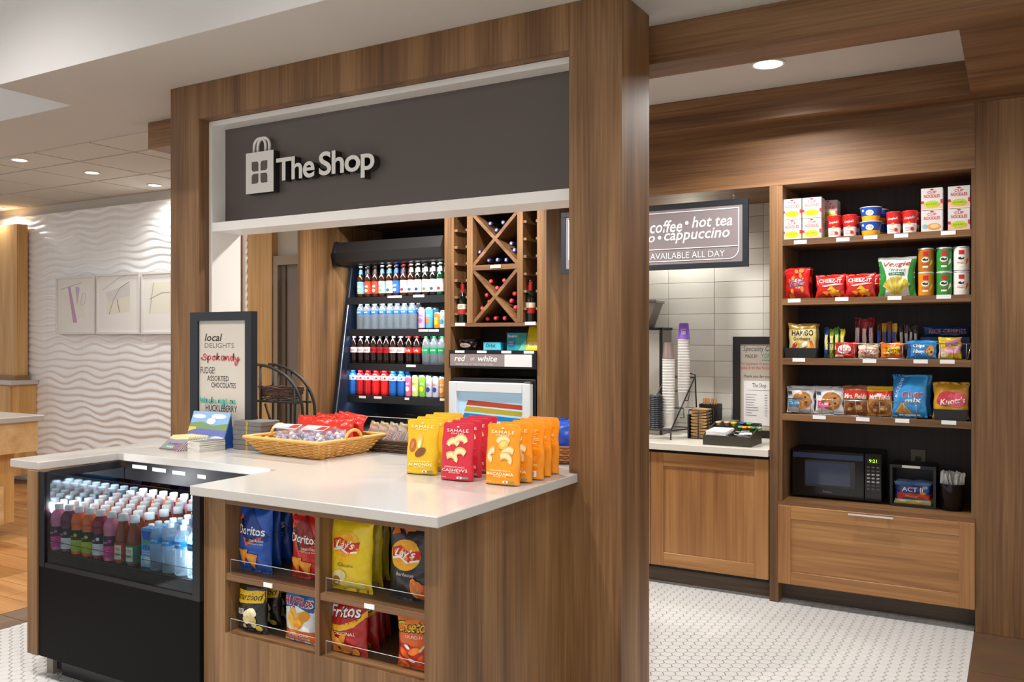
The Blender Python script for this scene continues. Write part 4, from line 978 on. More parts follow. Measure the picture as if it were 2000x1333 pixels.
rows = [
 (beers, 1.902, 'bottle'),
 ([(704.7,('w2',W2),'clear water bottle, leftmost on the second cooler shelf'), (718,('w2',W2),'clear water bottle, second on the second cooler shelf'), (733,('w2',W2),'clear water bottle, third on the second cooler shelf'), (748.5,('w2',W2),'clear water bottle, fourth on the second cooler shelf'), (763,('w2',W2),'clear water bottle, fifth on the second cooler shelf'), (777,('w2',W2),'clear water bottle, sixth on the second cooler shelf'), (791,('w2',W2),'clear water bottle, seventh on the second cooler shelf'), (806,('w2',W2),'clear water bottle beside the pink can on the second cooler shelf'),
   (824.6,('canp',lambda: can('#d9a9cc','#a06aa8','SPARK','#7a3a80',.165,.027)),'tall pink can on the second cooler shelf'), (839.3,('canb',lambda: can('#4aa8dc','#e8862a','COCO','#f4f0e8',.165,.029)),'tall blue and orange can on the second cooler shelf'), (854.5,('cano',lambda: can('#e8821c','#f4c23a','MANGO','#fbf4e4',.125,.026)),'short orange can on the second cooler shelf'), (866,('canw',lambda: can('#cfe4e8','#3aa0b8','SELTZ','#2a7a98',.14,.026)),'pale blue can at the right end of the second cooler shelf')], 1.647, 'bottle'),
 ([(692,soda('diet',COLA,'#e6dedd','diet','#c0282a','#b8bcc0'),'diet cola bottle, leftmost on the third cooler shelf'), (706,soda('diet',COLA,'','','',''),'diet cola bottle, second on the third cooler shelf'), (718.5,soda('diet',COLA,'','','',''),'diet cola bottle, third on the third cooler shelf'),
   (731,soda('zero',COLA,'#a8181c','zero','#1c1414','#1c1a1c'),'cola bottle with dark red label, left of its three twins'), (743.5,soda('zero',COLA,'','','',''),'cola bottle with dark red label, middle of its three twins'), (756,soda('zero',COLA,'','','',''),'cola bottle with dark red label, right of its three twins'),
   (769,soda('diet',COLA,'','','',''),'diet cola bottle with silver cap, left one of the middle pair'), (784,soda('diet',COLA,'','','',''),'diet cola bottle with silver cap, right one of the middle pair'), (800,soda('cola',COLA,'#d8281e','Cola','#f6f2ee','#c81e1e'),'red labelled cola bottle with red cap, left one of the pair'), (815.5,soda('cola',COLA,'','','',''),'red labelled cola bottle with red cap, right one of the pair'),
   (832.4,soda('lime',CLR,'#1f9a62','Sprite','#f4f8e8','#1a8a4e'),'clear soda bottle with green label, left one of the green three'), (848.5,soda('lime',CLR,'','','',''),'clear soda bottle with green label, middle one of the green three'), (864,soda('lime',CLR,'','','',''),'clear soda bottle with green label, right one of the green three')], 1.376, 'bottle'),
 ([(690,sport('#1d5fae'),'blue sports drink, leftmost on the fourth cooler shelf'), (704.7,sport('#b51c26'),'dark red sports drink, left one of its pair'), (719.4,sport('#b51c26'),'dark red sports drink, right one of its pair'), (735.2,sport('#d9201e'),'bright red sports drink, left one of its pair'), (752,sport('#d9201e'),'bright red sports drink, right one of its pair'), (768.5,sport('#1d5fae'),'blue sports drink left one of the middle pair'), (784.5,sport('#1d5fae'),'blue sports drink right one of the middle pair'),
   (798.7,('canpk',lambda: can('#e05a90','#f4f0ee','BUBLY','#fbf6f4',.165,.027)),'tall pink and white can on the fourth cooler shelf'), (811.9,('cang',lambda: can('#cddc7a','#f0f2d8','LEMON','#6a7a2a',.17,.027)),'tall lime can on the fourth cooler shelf'), (826.3,('cangy',lambda: can('#7ab83a','#e4d23a','KIWI','#f4f6e4',.17,.028)),'tall green can on the fourth cooler shelf'), (839,('canrb',lambda: can('#b8bcc6','#2a3f96','BULL','#d8322a',.165,.027)),'silver and navy energy can on the fourth cooler shelf'), (852,('canrb',None),'silver and navy energy can, second from right on the fourth cooler shelf'), (865,('canor',lambda: can('#c8803a','#e8b87a','PEACH','#f8ecd8',.16,.026)),'tan can at the right end of the fourth cooler shelf')], 1.121, 'bottle')]
for items, z, cat in rows:
    for p_, (key, mk), lab in items:
        c_ = 'can' if 'can' in key else cat
        inst('oc_'+key, mk, lab, c_, None, (ax(p_, 5.392), 5.392, z+.0005))
        for k in (1, 2):
            inst('oc_'+key, mk, 'one behind the '+lab.replace(' on the top cooler shelf', '').replace(' on the second cooler shelf', '').replace(' on the third cooler shelf', '').replace(' on the fourth cooler shelf', ' on shelf four').replace('clear water bottle,', 'water bottle'), c_, 'drinks queued in the open cooler', (ax(p_, 5.392), 5.392+.074*k, z+.0005)) if k == 1 else None

# ------------------------------------------------------------------ wine
def wine(cap, lab, band, glass='#10160f'):
    prof = [(.030,0),(.036,.004),(.0365,.01),(.0365,.175),(.030,.205),(.016,.225),(.0145,.235),(.0142,.288),(.0155,.289),(.0155,.298)]
    P = Print().lines(-.02, .02, .11, .135, 3, '#6a5a40', .3)
    return canister(prof, [(.0369,.0369,.105,.140,lab), (.0369,.0369,.065,.104,band),(.0160,.0149,.226,.299,cap)], (P, .0372), 'wine_bottle', None, 18, bodymat=mat('wine_glass', glass, .08, coat=.3))
zs = 1.6865
inst('wine_r', lambda: wine('#a02a28', '#e0d8c0', '#a8302a'), 'standing red wine bottle with red capsule in the left wine slot', 'bottle', None, (ax(903,5.33), 5.33, zs), .2)
inst('wine_r', None, 'standing red wine bottle with red capsule in the right wine slot', 'bottle', None, (ax(1036,5.33), 5.33, zs), -.2)
def lying(cap, ring):
    prof = [(.0001,0), (.0128,.001), (.0155,.003), (.0155,.009), (.0146,.011), (.0146,.064), (.0165,.074), (.030,.095), (.0365,.122), (.0365,.29), (.03,.298)]
    mb = MB().lathe(prof, 16); mb.v = [(x, z, y) for x, y, z in mb.v]; mb.f = [f[::-1] for f in mb.f]
    o = link('wine_bottle', mb.mesh('wine_bottle', mat('wine_glass', '#10160f', .08)))
    mc = MB().lathe([(.0001,-.0006), (.0131,.0004), (.0159,.0026), (.0159,.0092), (.0151,.0112), (.0151,.06)], 16); mc.v = [(x, z, y) for x, y, z in mc.v]; mc.f = [f[::-1] for f in mc.f]
    mc.build('capsule', mat('capsule_'+cap, cap, .3), o)
    mr = MB().lathe([(.0001,-.0012), (.0075,-.001)], 14, cap=False); mr.v = [(x, z, y) for x, y, z in mr.v]; mr.f = [f[::-1] for f in mr.f]
    mr.build('capsule_disc', mat('capsule_'+ring, ring, .3), o)
    return o
top_q = ('top quarter', 'right quarter', 'bottom quarter', 'left quarter')
for pts, key, mk, word in (([(957,437,0),(982,435,0),(969,450,0),(998,476,1),(1004,489,1),(954,509,2),(971,508,2),(988,508,2),(936,493,3)], 'lie_b', lambda: lying('#3c3b6c', '#bcb9d6'), 'blue capped wine bottle'), ([(958,550,0),(984,548,0),(970,563,0),(1004,574,1),(998,588,1),(1006,601,1),(951,623,2),(967,622,2),(985,622,2),(950,577,3),(955,590,3),(941,603,3)], 'lie_r', lambda: lying('#b52e34', '#d06a6c'), 'red capped wine bottle')):
    cnt = {}
    for p_, y2, k in pts:
        cnt[k] = cnt.get(k, 0)+1
        inst(key, mk, '%s %s in the %s of the %s crossed cubby' % (('first', 'second', 'third')[cnt[k]-1], word, top_q[k], 'lower' if key.endswith('r') else 'upper'), 'bottle', 'wine bottles lying in the crossed cubbies', (ax(p_, 5.315), 5.315, az(p_, y2, 5.315)))

# ------------------------------------------------------------------ small fridge and boxes in the wine cabinet
t = thing('mini_fridge', 'white door glass front mini fridge under the red or white strip', 'fridge', (-3.22, 5.26, 0))
fx0, fx1 = -.357, .352
bx('body', BLACK, t, fx0+.01, fx1-.005, -.0, .36, 0, 1.29, .004)
FW = mat('fridge_white', '#d9dde0', .3)
MB().box(fx0+.008, fx0+.075, -.05, -.002, .05, 1.262).box(fx1-.085, fx1-.022, -.05, -.002, .05, 1.262).box(fx0+.075, fx1-.085, -.05, -.002, 1.19, 1.262).box(fx0+.075, fx1-.085, -.05, -.002, .05, .13).build('door_frame', FW, t, None, None, .006)
bx('hinge', STEEL, t, fx1-.07, fx1-.02, -.045, .0, 1.263, 1.275)
gp = bx('glass_pane', mat('fridge_glow', '#a9cbe0', .15, emis=.25), t, fx0+.075, fx1-.085, -.02, -.004, .13, 1.19)
P = Print()
for z0, c in ((.965, '#b5442a'), (.92, '#b8a52a'), (.872, '#1f7dbe')): P.poly([(-.24+(z0-.87)*.35,z0), (.24+(z0-.87)*.3,z0-.02), (.25+(z0-.87)*.3,z0+.012), (-.22+(z0-.87)*.35,z0+.035)], c)
for a, b, w_, h_ in ((-.16,.79,.07,.05), (.0,.80,.08,.06), (.15,.79,.08,.045), (-.06,.74,.07,.05), (.1,.72,.1,.06)): P.ell(a, b, w_, h_*.8, '#eef1f3', 14)
P.stroke([(-.1,.78),(-.05,.83),(.02,.8),(.06,.76)], .008, '#6a86a8'); P.on('printed_panel', gp, flat(-.0085), .1)
ZS = 1.4895
def tub():
    o = link('berry_tub', MB().lathe([(.060,0),(.063,.004),(.088,.070),(.094,.072),(.094,.078),(.086,.079),(.083,.074),(.06,.012),(.0001,.010)], 8, cap=False).mesh('berry_tub', clear('tub_plastic', '#e9e9ea', .35)))
    mb = MB(); g = random.Random(2)
    for k in range(34): a, r = g.uniform(0, 6.28), g.uniform(0, .062); mb.ball((r*math.cos(a), r*math.sin(a), .022+g.uniform(0, .038)), .013, n=7, k=5, m=k % 2)
    tag(mb.build('snack_mix', [ink('#5a3238'), ink('#8d8389')], o), kind='stuff')
    P = Print().ell(0, .035, .05, .016, '#e8dcd8').text('trail mix', 0, .035, .07, .014, '#b03a34'); P.on('sticker', o, cyl(lambda v: .061+v*.36), .02)
    return o
inst('tub', tub, 'clear plastic tub of trail mix on the red or white shelf', 'tub', None, (ax(917,5.36), 5.36, ZS))
o = carton('gum_pack', .15, .11, .058, ink('#35a9c9', .25), Print().poly([(-.5,.05),(.5,.05),(.4,.98),(-.4,.98)], '#57c2da').text('Orbit', -.08, .58, .55, .5, '#12313c', .03, .2)); o.location = (ax(961,5.33), 5.33, ZS); tag(o, 'low bright blue pack on the red or white shelf', 'pack')
o = carton('tea_box', .16, .09, .125, ink('#2fa6a2', .35), Print().poly([(-.5,0),(-.1,0),(.05,1),(-.5,1)], '#1d8fa8').ell(-.28,.4,.2,.25,'#1c6f9a').text('bueno', -.2, .82, .45, .16, '#f0f6f2', .02).lines(-.42,-.12,.3,.55,3,'#d4ecec').poly([(.1,0),(.5,0),(.5,.6),(.3,.4)], '#7fd0bf').rect(.12,.5,.7,1,'#2a8a84')); o.location = (ax(1009,5.34), 5.34, ZS); tag(o, 'teal snack box on the red or white shelf', 'box')
o = link('yellow_box', MB().prism([(0,0),(.09,0),(.09,.17),(.05,.17),(.02,.09)], -.06, .06, 'x').mesh('yellow_box', ink('#e8c81e', .35), .002)); tag(o, 'tall yellow carton at the right of the red or white shelf', 'box'); o.location = (ax(1046,5.33)-.02, 5.33, ZS)
Print().rect(-.045, .045, .02, .06, '#f4e48c').text('LEMON', 0, .04, .07, .016, '#b88a10', .01).on('lettering', o, lambda u, v, e: (u, v*.22-e-.0006, v), .5)
# ================================================================== goods on the snack shelf
Z1, Z2, Z3, Z4, Z0 = 2.1655, 1.8125, 1.4585, 1.1265, .6095
YS1 = 5.30
def span(a, b, Y=YS1): return (ax(a,Y)+ax(b,Y))/2, abs(ax(b,Y)-ax(a,Y))
P = Print().poly([(-.5,.0),(.5,.0),(.5,.22),(.2,.34),(-.2,.26),(-.5,.36)], '#e8b9a4').text('CUP', 0, .80, .42, .12, '#c8383c', .03).text('NOODLES', 0, .63, .74, .15, '#c8383c', .03).poly([(-.12,.93),(0,.97),(.12,.93),(0,.88)], '#c8383c').ell(0, .26, .36, .15, '#b8c81e', 20).text('HOT & SPICY', 0, .26, .5, .07, '#5a7a14', .01).rect(-.5, -.38, .3, .42, '#c83a34').rect(.4, .5, .28, .46, '#c83a34').rect(-.5,.5,0,.04,'#f0e2d8')
P2 = Print().text('CUP', 0, .80, .42, .12, '#c8383c', .03).text('NOODLES', 0, .63, .74, .15, '#c8383c', .03).ell(.1, .24, .32, .15, '#d89a52', 18).ell(.12, .26, .2, .09, '#e8c48a', 14).ell(-.32, .26, .12, .1, '#8ab6c8', 12).poly([(-.12,.93),(0,.97),(.12,.93),(0,.88)], '#c8383c')
nb = lambda: carton('noodle_box', .108, .105, .121, mat('noodle_card', '#d9d3cf', .5), P)
for p_, lev, lab in ((1547,0,'noodle cup box at the lower left of the left stack'), (1547,1,'noodle cup box at the upper left of the left stack'), (1585.5,0,'noodle cup box at the lower right of the left stack'), (1585.5,1,'noodle cup box at the upper right of the left stack'), (1620,1,'noodle cup box set back behind the left stack, upper one'), (1620,0,'noodle cup box set back behind the left stack, lower one'),
    (1820,1,'noodle cup box on top of the left tower at the right end of the shelf'), (1873,0,'noodle cup box at the bottom of the rightmost tower'), (1873,1,'noodle cup box on top of the rightmost tower')):
    Y = 5.30 if p_ != 1620 else 5.46
    inst('noodle', nb, lab, 'box', 'noodle cup boxes', (ax(p_-(0 if p_ != 1620 else 3), Y), Y, Z1+.1215*lev), 0)
inst('noodle2', lambda: carton('noodle_box', .108, .105, .121, mat('noodle_card', '#d9d3cf', .5), P2), 'noodle cup box with a noodle picture under the left tower at the right', 'box', 'noodle cup boxes', (ax(1820,5.30), 5.30, Z1))
def soup():
    r = lambda v: .033+.045*v
    P = Print().text("Campbell's", 0, .086, .058, .018, '#f6efe6', .015, .3, .06).ell(0, .056, .008, .008, '#c8a24a', 12).lines(-.022, .022, .012, .036, 3, '#c8383c', .25).ell(.016, .024, .01, .01, '#c83a28', 10)
    o = canister([(.032,0),(.033,.002),(.0388,.118),(.0388,.12)], [(.0334,.0358,.002,.056,'#efe9e2'), (.0358,.0391,.056,.118,'#c8201e')], (P, lambda v: r(v)+.0006), 'soup_cup', (.0402,.118,.128,'#d22a24'), 20, bodymat=ink('#efe9e2'))
    return o
for p_, lab in ((1630,'red and white soup cup, left one of the left pair'), (1660,'red and white soup cup, right one of the left pair'), (1745.5,'red and white soup cup, left one of the right pair'), (1777,'red and white soup cup, right one of the right pair')):
    inst('soup', soup, lab, 'soup cup', 'soup cups on the top shelf', (ax(p_,5.335), 5.335, Z1), 0)
    inst('soup', soup, 'soup cup behind the '+lab, 'soup cup', 'soup cups on the top shelf', (ax(p_,5.335)+.006, 5.425, Z1), .3)
def mac():
    P = Print().ell(0, .047, .022, .016, '#eef2f6').text('Kraft', 0, .048, .03, .012, '#c8202a', .01).ell(-.04, .06, .008, .007, '#f2f2f0')
    return canister([(.044,0),(.046,.003),(.058,.074),(.0595,.077),(.0595,.081),(.055,.082)], [(.0464,.0510,.003,.03,'#f0a81c'), (.0510,.0584,.03,.074,'#1f4fae')], (P, lambda v: .0462+v*.168), 'pasta_cup', (.0605,.078,.083,'#e8e8ea'), 24, bodymat=ink('#1f4fae'))
for k, lab in enumerate(('blue and yellow pasta cup, lower one of the front stack', 'blue and yellow pasta cup, upper one of the front stack')):
    inst('mac', mac, lab, 'pasta cup', None, (ax(1701,5.36), 5.36, Z1+.0835*k)); inst('mac', mac, lab.replace('front', 'rear'), 'pasta cup', None, (ax(1701,5.36)+.02, 5.485, Z1+.0835*k))

def can_crisp(c, rc, word='Pringles', wc='#c8242a'):
    P = Print().rect(-.012, .016, .088, .112, '#c8242a').ell(0, .066, .021, .015, '#efe9dc', 18).text(word, 0, .042, .036, .011, wc, .01).rect(-.014, .014, .022, .032, '#f4f0e2').poly([(.02,.03),(.04,.05),(.036,.07),(.026,.06)], rc).poly([(-.016,.07),(-.004,.075),(.004,.068),(.016,.075),(.012,.062),(0,.06),(-.012,.062)], '#20242c')
    return canister([(.0385,0),(.0395,.002),(.0395,.124),(.0385,.126)], [(.0398,.0398,.003,.123,c)], (P, .0401), 'crisp_can', (.0405,.125,.133,'#d9d6ce'), 22, bodymat=mat('can_metal', '#c8cacc', .25, .9))
for p_, c, rc, nm in ((1808.5,'#d98a1a','#f4d23a','gold'), (1844.5,'#2f8f38','#f0f0e0','green'), (1878,'#ece8e2','#d8852a','white')):
    for k in range(2):
        key = 'crisp_'+nm+('u' if k and nm == 'gold' else '')
        cc = '#b8701c' if (k and nm == 'gold') else c
        inst(key, lambda cc=cc, rc=rc: can_crisp(cc, rc), '%s crisp can, %s one of its stack' % (nm, 'upper' if k else 'lower'), 'can', None, (ax(p_,5.34), 5.34, Z2+.1335*k), 0)
        inst(key, None, '%s crisp can behind the %s %s can' % (nm, 'upper' if k else 'lower', nm), 'can', None, (ax(p_,5.34)+.004, 5.435, Z2+.1335*k), .1)
# bags on the second shelf
P_nut = Print().rect(-.5,.5,.9,1,'#b81c1c').text('Nutter', -.02, .60, .62, .13, '#f4f0ea', .06, 0, .1).text('Nutter', -.02, .60, .6, .12, '#28408c', .02, 0, .1).text('Butter', .04, .47, .62, .13, '#f4f0ea', .06, 0, .1).text('Butter', .04, .47, .6, .12, '#28408c', .02, 0, .1).text('BITES', .1, .35, .25, .06, '#f4ecd8', .01)
chips(P_nut, 0, .2, .11, 5, ['#d8843a', '#e8a04a'], 4, False, .3); chips(P_nut, 0, .8, .1, 4, ['#d8843a'], 6, False, .3)
P_chz = Print().text('CHEEZ-IT', .0, .72, .78, .17, '#f8f4ec', .03).poly([(-.3,.5),(.2,.6),(.46,.58),(.2,.53),(-.2,.46)], '#f2efe8')
chips(P_chz, .05, .28, .17, 8, ['#eba41e', '#f2b83a', '#d98f18'], 9, True, .26)
P_veg = Print().poly([(-.5,.0),(-.34,.0),(-.28,.5),(-.42,.9),(-.5,.9)], '#2f8a3a').poly([(.5,.0),(.34,.0),(.3,.5),(.38,.95),(.5,.95)], '#2f8a3a').rect(-.5,.5,.93,1,'#9fa39c').text('Veggie', .0, .80, .72, .15, '#b8402a', .02, .3, .04).text('Straws', .0, .67, .5, .085, '#3a7a4a', .0, .35).rect(-.22,.2,.53,.60,'#4a7a64').text('SEA SALT', 0, .565, .34, .035, '#e8efe4', .01)
for k in range(13): a = 2.7-k*.18; P_veg.stroke([(0+.06*math.cos(a), .06), (.42*math.cos(a), .12+.38*math.sin(a))], .055, ['#e4cf6a','#d8b23a','#c8c04a'][k % 3])
BAGS.update({'red biscuit': (Bag(.15,.185,.06,21), '#c81f1c', P_nut), 'red cracker': (Bag(.17,.138,.06,22), '#c8201a', P_chz), 'green straw': (Bag(.20,.225,.065,23), '#e9ebe2', P_veg)})
bag_at('red biscuit', 'red peanut biscuit bag at the left of the second snack shelf', ax(1557,5.33), 5.33, Z2)
bag_at('red biscuit', 'red peanut biscuit bag tucked behind the front one on the second shelf', ax(1563,5.41), 5.41, Z2, .1)
bag_at('red cracker', 'small red cheese cracker bag, left one of the front pair', ax(1622,5.33), 5.33, Z2, .04)
bag_at('red cracker', 'small red cheese cracker bag, right one of the front pair', ax(1680,5.33), 5.33, Z2, -.04)
for k in range(2): bag_at('red cracker', 'red cheese cracker bag, %s in the queue behind the right one' % ('first' if k == 0 else 'second'), ax(1683,5.33)+.012*(k+1), 5.40+.07*k, Z2, .0, -.03)
bag_at('green straw', 'white and green veggie straw bag on the second snack shelf', ax(1752,5.33), 5.33, Z2, .0, -.06)

# third shelf: tray of gummies, wire basket of chocolate bars
def tray_black(name, lab, p0, p1, Y0, z, h=.06, d=.3):
    x0, x1 = ax(p0, Y0), ax(p1, Y0); w = x1-x0
    t = thing(name, lab, 'tray', ((x0+x1)/2, Y0, z))
    m = mat('tray_black', '#1c1c1e', .45)
    MB().prism([(-w/2+.012,0),(w/2-.012,0),(w/2,h),(-w/2,h)], 0, .006, 'y').build('front_wall', m, t); MB().prism([(-w/2+.012,0),(w/2-.012,0),(w/2,h),(-w/2,h)], d-.006, d, 'y').build('back_wall', m, t)
    for s_ in (-1, 1): MB().prism([(s_*(w/2-.012),0),(s_*(w/2-.006),0),(s_*(w/2+.001),h),(s_*(w/2-.006),h)], .006, d-.006, 'y').build('side_wall', m, t)
    bx('base', m, t, -w/2+.013, w/2-.013, .0065, d-.0065, .0005, .005)
    return t
tray_black('candy_tray', 'black plastic tray holding gold gummy bags', 1531, 1596, 5.285, Z3)
P_gum = Print().rect(-.5,.5,.84,1,'#a8842a').text('HARIBO', .02, .72, .78, .17, '#1c1a24', .03).text('Goldbears', .0, .545, .62, .10, '#3a3a64', .02, .1)
chips(P_gum, 0, .22, .12, 12, ['#d85a2a', '#e8c23a', '#c8303a', '#f2ecd8', '#e8902a'], 5, False, .38)
BAGS['gold gummy'] = (Bag(.165,.20,.05,24), '#e4cf86', P_gum)
for k, lab in enumerate(('gold gummy candy bag at the front of the black tray', 'gold gummy candy bag second in the black tray', 'gold gummy candy bag at the back of the black tray')): bag_at('gold gummy', lab, ax(1567,5.33)-.006*k, 5.33+.075*k, Z3+.006, .02*k, -.04)
def wire_basket(lab, p0, p1, Yf, Yb, z, h, flare=.02):
    x0, x1 = ax(p0, Yf), ax(p1, Yf); cx = (x0+x1)/2; w = (x1-x0)/2; d = Yb-Yf
    t = thing('wire_basket', lab, 'basket', (cx, Yf, z))
    m = mat('chrome_wire', '#c9cbcd', .22, 1.); r = .0022
    MB().tube([(-w-flare,0-flare,h),(w+flare,0-flare,h),(w+flare,d+flare,h),(-w-flare,d+flare,h)], r*1.3, 6, True).build('rim', m, t)
    MB().tube([(-w,0,r),(w,0,r),(w,d,r),(-w,d,r)], r, 6, True).build('base_ring', m, t)
    wm = MB().tube([(0,-flare,h),(0,0,r),(0,d,r),(0,d+flare,h)], r, 5).mesh('wire', m)
    n = max(4, int(w*2/.062))
    for k in range(n+1): link('wire', wm, t, (-w+2*w*k/n, 0, 0))
    wm2 = MB().tube([(-w-flare,0,h),(-w,0,r),(w,0,r),(w+flare,0,h)], r, 5).mesh('cross_wire', m)
    for k in range(1, 4): link('cross_wire', wm2, t, (0, d*k/4, 0))
    return t
wire_basket('chrome wire basket of chocolate bars on the third snack shelf', 1624, 1888, 5.30, 5.55, Z3, .088)
def bar(name, w, h, d, c, P): 
    g = Bag(w, h, d, sum(map(ord, c)) % 17, seal=.03); o = g.make(name, foil(c), P, .12); return o
P_kit = Print().ell(-.05,.55,.34,.3,'#f4f0ee',20,.15).text('KitKat', -.05, .55, .56, .34, '#c8201c', .04, .2, .12).rect(-.5,-.1,.05,.18,'#e8e0dc')
P_twx = Print().rect(-.5,.5,.62,.9,'#e8d6b8').text('TWIX', 0, .36, .82, .46, '#f4eee8', .08, .1).text('TWIX', 0, .36, .80, .42, '#b8201c', .03, .1)
P_ree = Print().poly([(-.38,.3),(.3,.36),(.36,.76),(-.3,.70)], '#f2c21e').text("Reese's", 0, .56, .62, .42, '#4a2410', .03, .2, .04).rect(.34,.5,.1,.9,'#7a3a18').text('PEANUT BUTTER CUPS', 0, .2, .6, .1, '#4a2410')
P_aho = Print().text('Chips', -.1, .7, .42, .26, '#f6f4f2', .05).text('Ahoy!', -.1, .38, .42, .26, '#f6f4f2', .05).ell(.3,.45,.14,.3,'#d89a4a',16).ell(.27,.52,.03,.06,'#5a3018').ell(.34,.36,.03,.06,'#5a3018').rect(-.5,-.4,.1,.9,'#2a4a8c')
P_tro = Print().poly([(-.5,.1),(.5,.3),(.5,.6),(-.5,.4)], '#e8a8c8').poly([(-.2,.6),(.5,.85),(.5,.98),(-.2,.8)], '#c878b8').text('PICK UP', .1, .68, .6, .2, '#6a3a9c', .02, .2, .15).ell(-.25,.2,.2,.12,'#f2e2b0')
for p0, p1, h, c, P_, lab, key in ((1631,1672,.088,'#c8201c',P_kit,'red chocolate wafer pack at the left of the wire basket','kit'), (1675,1716,.075,'#c8a888',P_twx,'cream and red caramel bar pack in the wire basket','twx'), (1719,1766,.082,'#e87a14',P_ree,'orange peanut butter cup pack in the wire basket','ree'), (1770,1830,.098,'#2f8fd4',P_aho,'light blue cookie pack in the wire basket','aho'), (1832,1878,.115,'#e8c42a',P_tro,'yellow and pink fruit candy pack at the right of the wire basket','tro')):
    x, w = span(p0, p1, 5.325)
    for k in range(3): inst('bar_'+key, lambda w=w, h=h, c=c, P_=P_: bar('candy_bar', w, h, .028, c, P_), lab if k == 0 else '%s one behind the %s' % (ORD[k], lab.replace(' in the wire basket','').replace(' of the wire basket','')), 'candy', None if k == 0 else 'candy packs in the wire basket', (x, 5.328+.034*k, Z3+.006+.002*k), 0, -.04)
# upright bars behind and beside the basket
def bars(p0, p1, top, n, cols, Y, lab, word, wc):
    for k in range(n):
        pc = p0+(p1-p0)*(k+.5)/n; w = abs(ax(p1,Y)-ax(p0,Y))/n*.95; h = az(pc, top+(k % 2)*3, Y)-Z3-.006; c = cols[k % len(cols)]
        P_ = Print().rect(-.5,.5,.9,.96,'#d8d4cc').text(word, 0, .6, .5, .5*min(1, w/h*4) , wc, .02, 0, math.pi/2*0+.0) if w > .06 else Print().rect(-.3,.3,.25,.75,wc)
        inst('upbar_%s_%s_%d' % (c, word, int(h*1000)), lambda w=w, h=h, c=c, P_=P_: bar('candy_bar', w, h, .03, c, P_), lab % ('first', 'second', 'third', 'fourth', 'fifth')[k], 'candy', None, (ax(pc, Y), Y, Z3+.006), .1*math.sin(k*2.), -.05)
bars(1609, 1650, 640, 4, ['#2a4a7c', '#8a9a2a', '#3a8a3a', '#d8c42a'], 5.36, '%s upright slim bar left of the wire basket', 'NB', '#e8d88a')
bars(1668, 1708, 621, 3, ['#7a1420', '#a82a30', '#8c1c28'], 5.46, '%s tall dark red bar standing at the back of the wire basket', 'BIG', '#e8dcd8')
bars(1712, 1752, 629, 4, ['#5a2c1c', '#c89a2a', '#8a4a2a', '#d8b03a'], 5.46, '%s brown and gold bar standing at the back of the wire basket', 'S', '#3a5ac8')
bars(1756, 1793, 633, 4, ['#3a2a28', '#6a5a58', '#2a2020', '#584448'], 5.46, '%s dark bar standing at the back of the wire basket', 'H', '#d8d4d0')
x, w = span(1799, 1895, 5.50); o = bar('candy_bar', w, .062, .05, '#223a6c', Print().text('RICE CRISPIES', .05, .5, .8, .42, '#c88a94', .02)); o.location = (x, 5.50, Z3+.127); tag(o, 'long navy treat pack lying across the back of the wire basket', 'candy')
o = carton('display_box', w, .10, .125, ink('#2a3f66', .4)); o.location = (x, 5.45, Z3+.0008); tag(o, 'navy display box under the long treat pack', 'box')

# fourth shelf: wire basket of cookies, blue snack mix, gold bag in a tray
wire_basket('chrome wire basket of cookie bags on the fourth snack shelf', 1541, 1790, 5.30, 5.56, Z4, .092)
P_coo = lambda a, b: Print().ell(.08,.48,.36,.34,'#b07838',22).ell(.14,.5,.24,.22,'#c88c48',16).ell(.02,.36,.05,.04,'#4a2a18').ell(.2,.6,.05,.04,'#4a2a18').ell(.24,.4,.05,.04,'#4a2a18').poly([(-.42,.2),(.0,.26),(.0,.46),(-.42,.5)], a).text("Cookie", -.2, .38, .34, .12, '#f6f4f0', .02, 0, .1).rect(-.46,-.3,.72,.84,b)
P_mrs = lambda top, mid: Print().rect(-.5,.5,.62,.86,mid).text('Mrs. Fields', .0, .66, .86, .17, '#f8f2e6', .03, .2).rect(-.5,.5,.86,1,top).ell(0,.30,.46,.24,'#8a5428',20).ell(-.15,.34,.12,.08,'#4a2814').ell(.15,.26,.14,.08,'#d8a868').ell(.1,.4,.1,.06,'#5a3018').ell(-.2,.2,.1,.06,'#c89858')
P_chx = Print().poly([(-.5,.42),(-.5,.86),(-.25,.98),(.02,.92)], '#2a7fc8').text('BUTTONS', -.3, .7, .5, .09, '#e8f2fa', .02, 0, 1.15).text('Chex', .1, .55, .62, .16, '#f4f4f2', .05, .15, .08).text('Chex', .1, .55, .60, .15, '#c8283c', .02, .15, .08).text('mix', .12, .40, .5, .12, '#f4f4f2', .04, .15, .08).poly([(-.42,.1),(-.2,.36),(.1,.08)], '#d8a04a').poly([(-.34,.12),(-.2,.3),(.0,.1)], '#b87830').rect(-.3,.3,.03,.07,'#e8f0f6')
P_gld = Print().ell(-.12,.56,.3,.2,'#c8384c',20,.3).ell(.18,.54,.28,.22,'#d85a6a',20).text("Knott's", .05, .50, .72, .17, '#f8eee2', .03, .2, .12).rect(-.3,.34,.16,.26,'#d85a4a').text('COOKIES', .02, .21, .5, .07, '#f8eee2', .02).ell(0,.9,.4,.06,'#c8901c')
BAGS.update({'white cookie a': (Bag(.165,.155,.045,31), '#dfe0e2', P_coo('#4aa0d8','#3a4a5c')), 'white cookie b': (Bag(.165,.155,.045,32), '#dfe0e2', P_coo('#d85a8c','#3a4a5c')), 'brown cookie': (Bag(.145,.165,.05,33), '#8a5226', P_mrs('#9a6030','#c8321e')), 'yellow cookie': (Bag(.14,.165,.05,34), '#c88a3a', P_mrs('#e8b41e','#c8281e')), 'blue mix': (Bag(.185,.235,.065,35), '#2f95d8', P_chx), 'gold cookie': (Bag(.185,.20,.05,36), '#d8a02a', P_gld)})
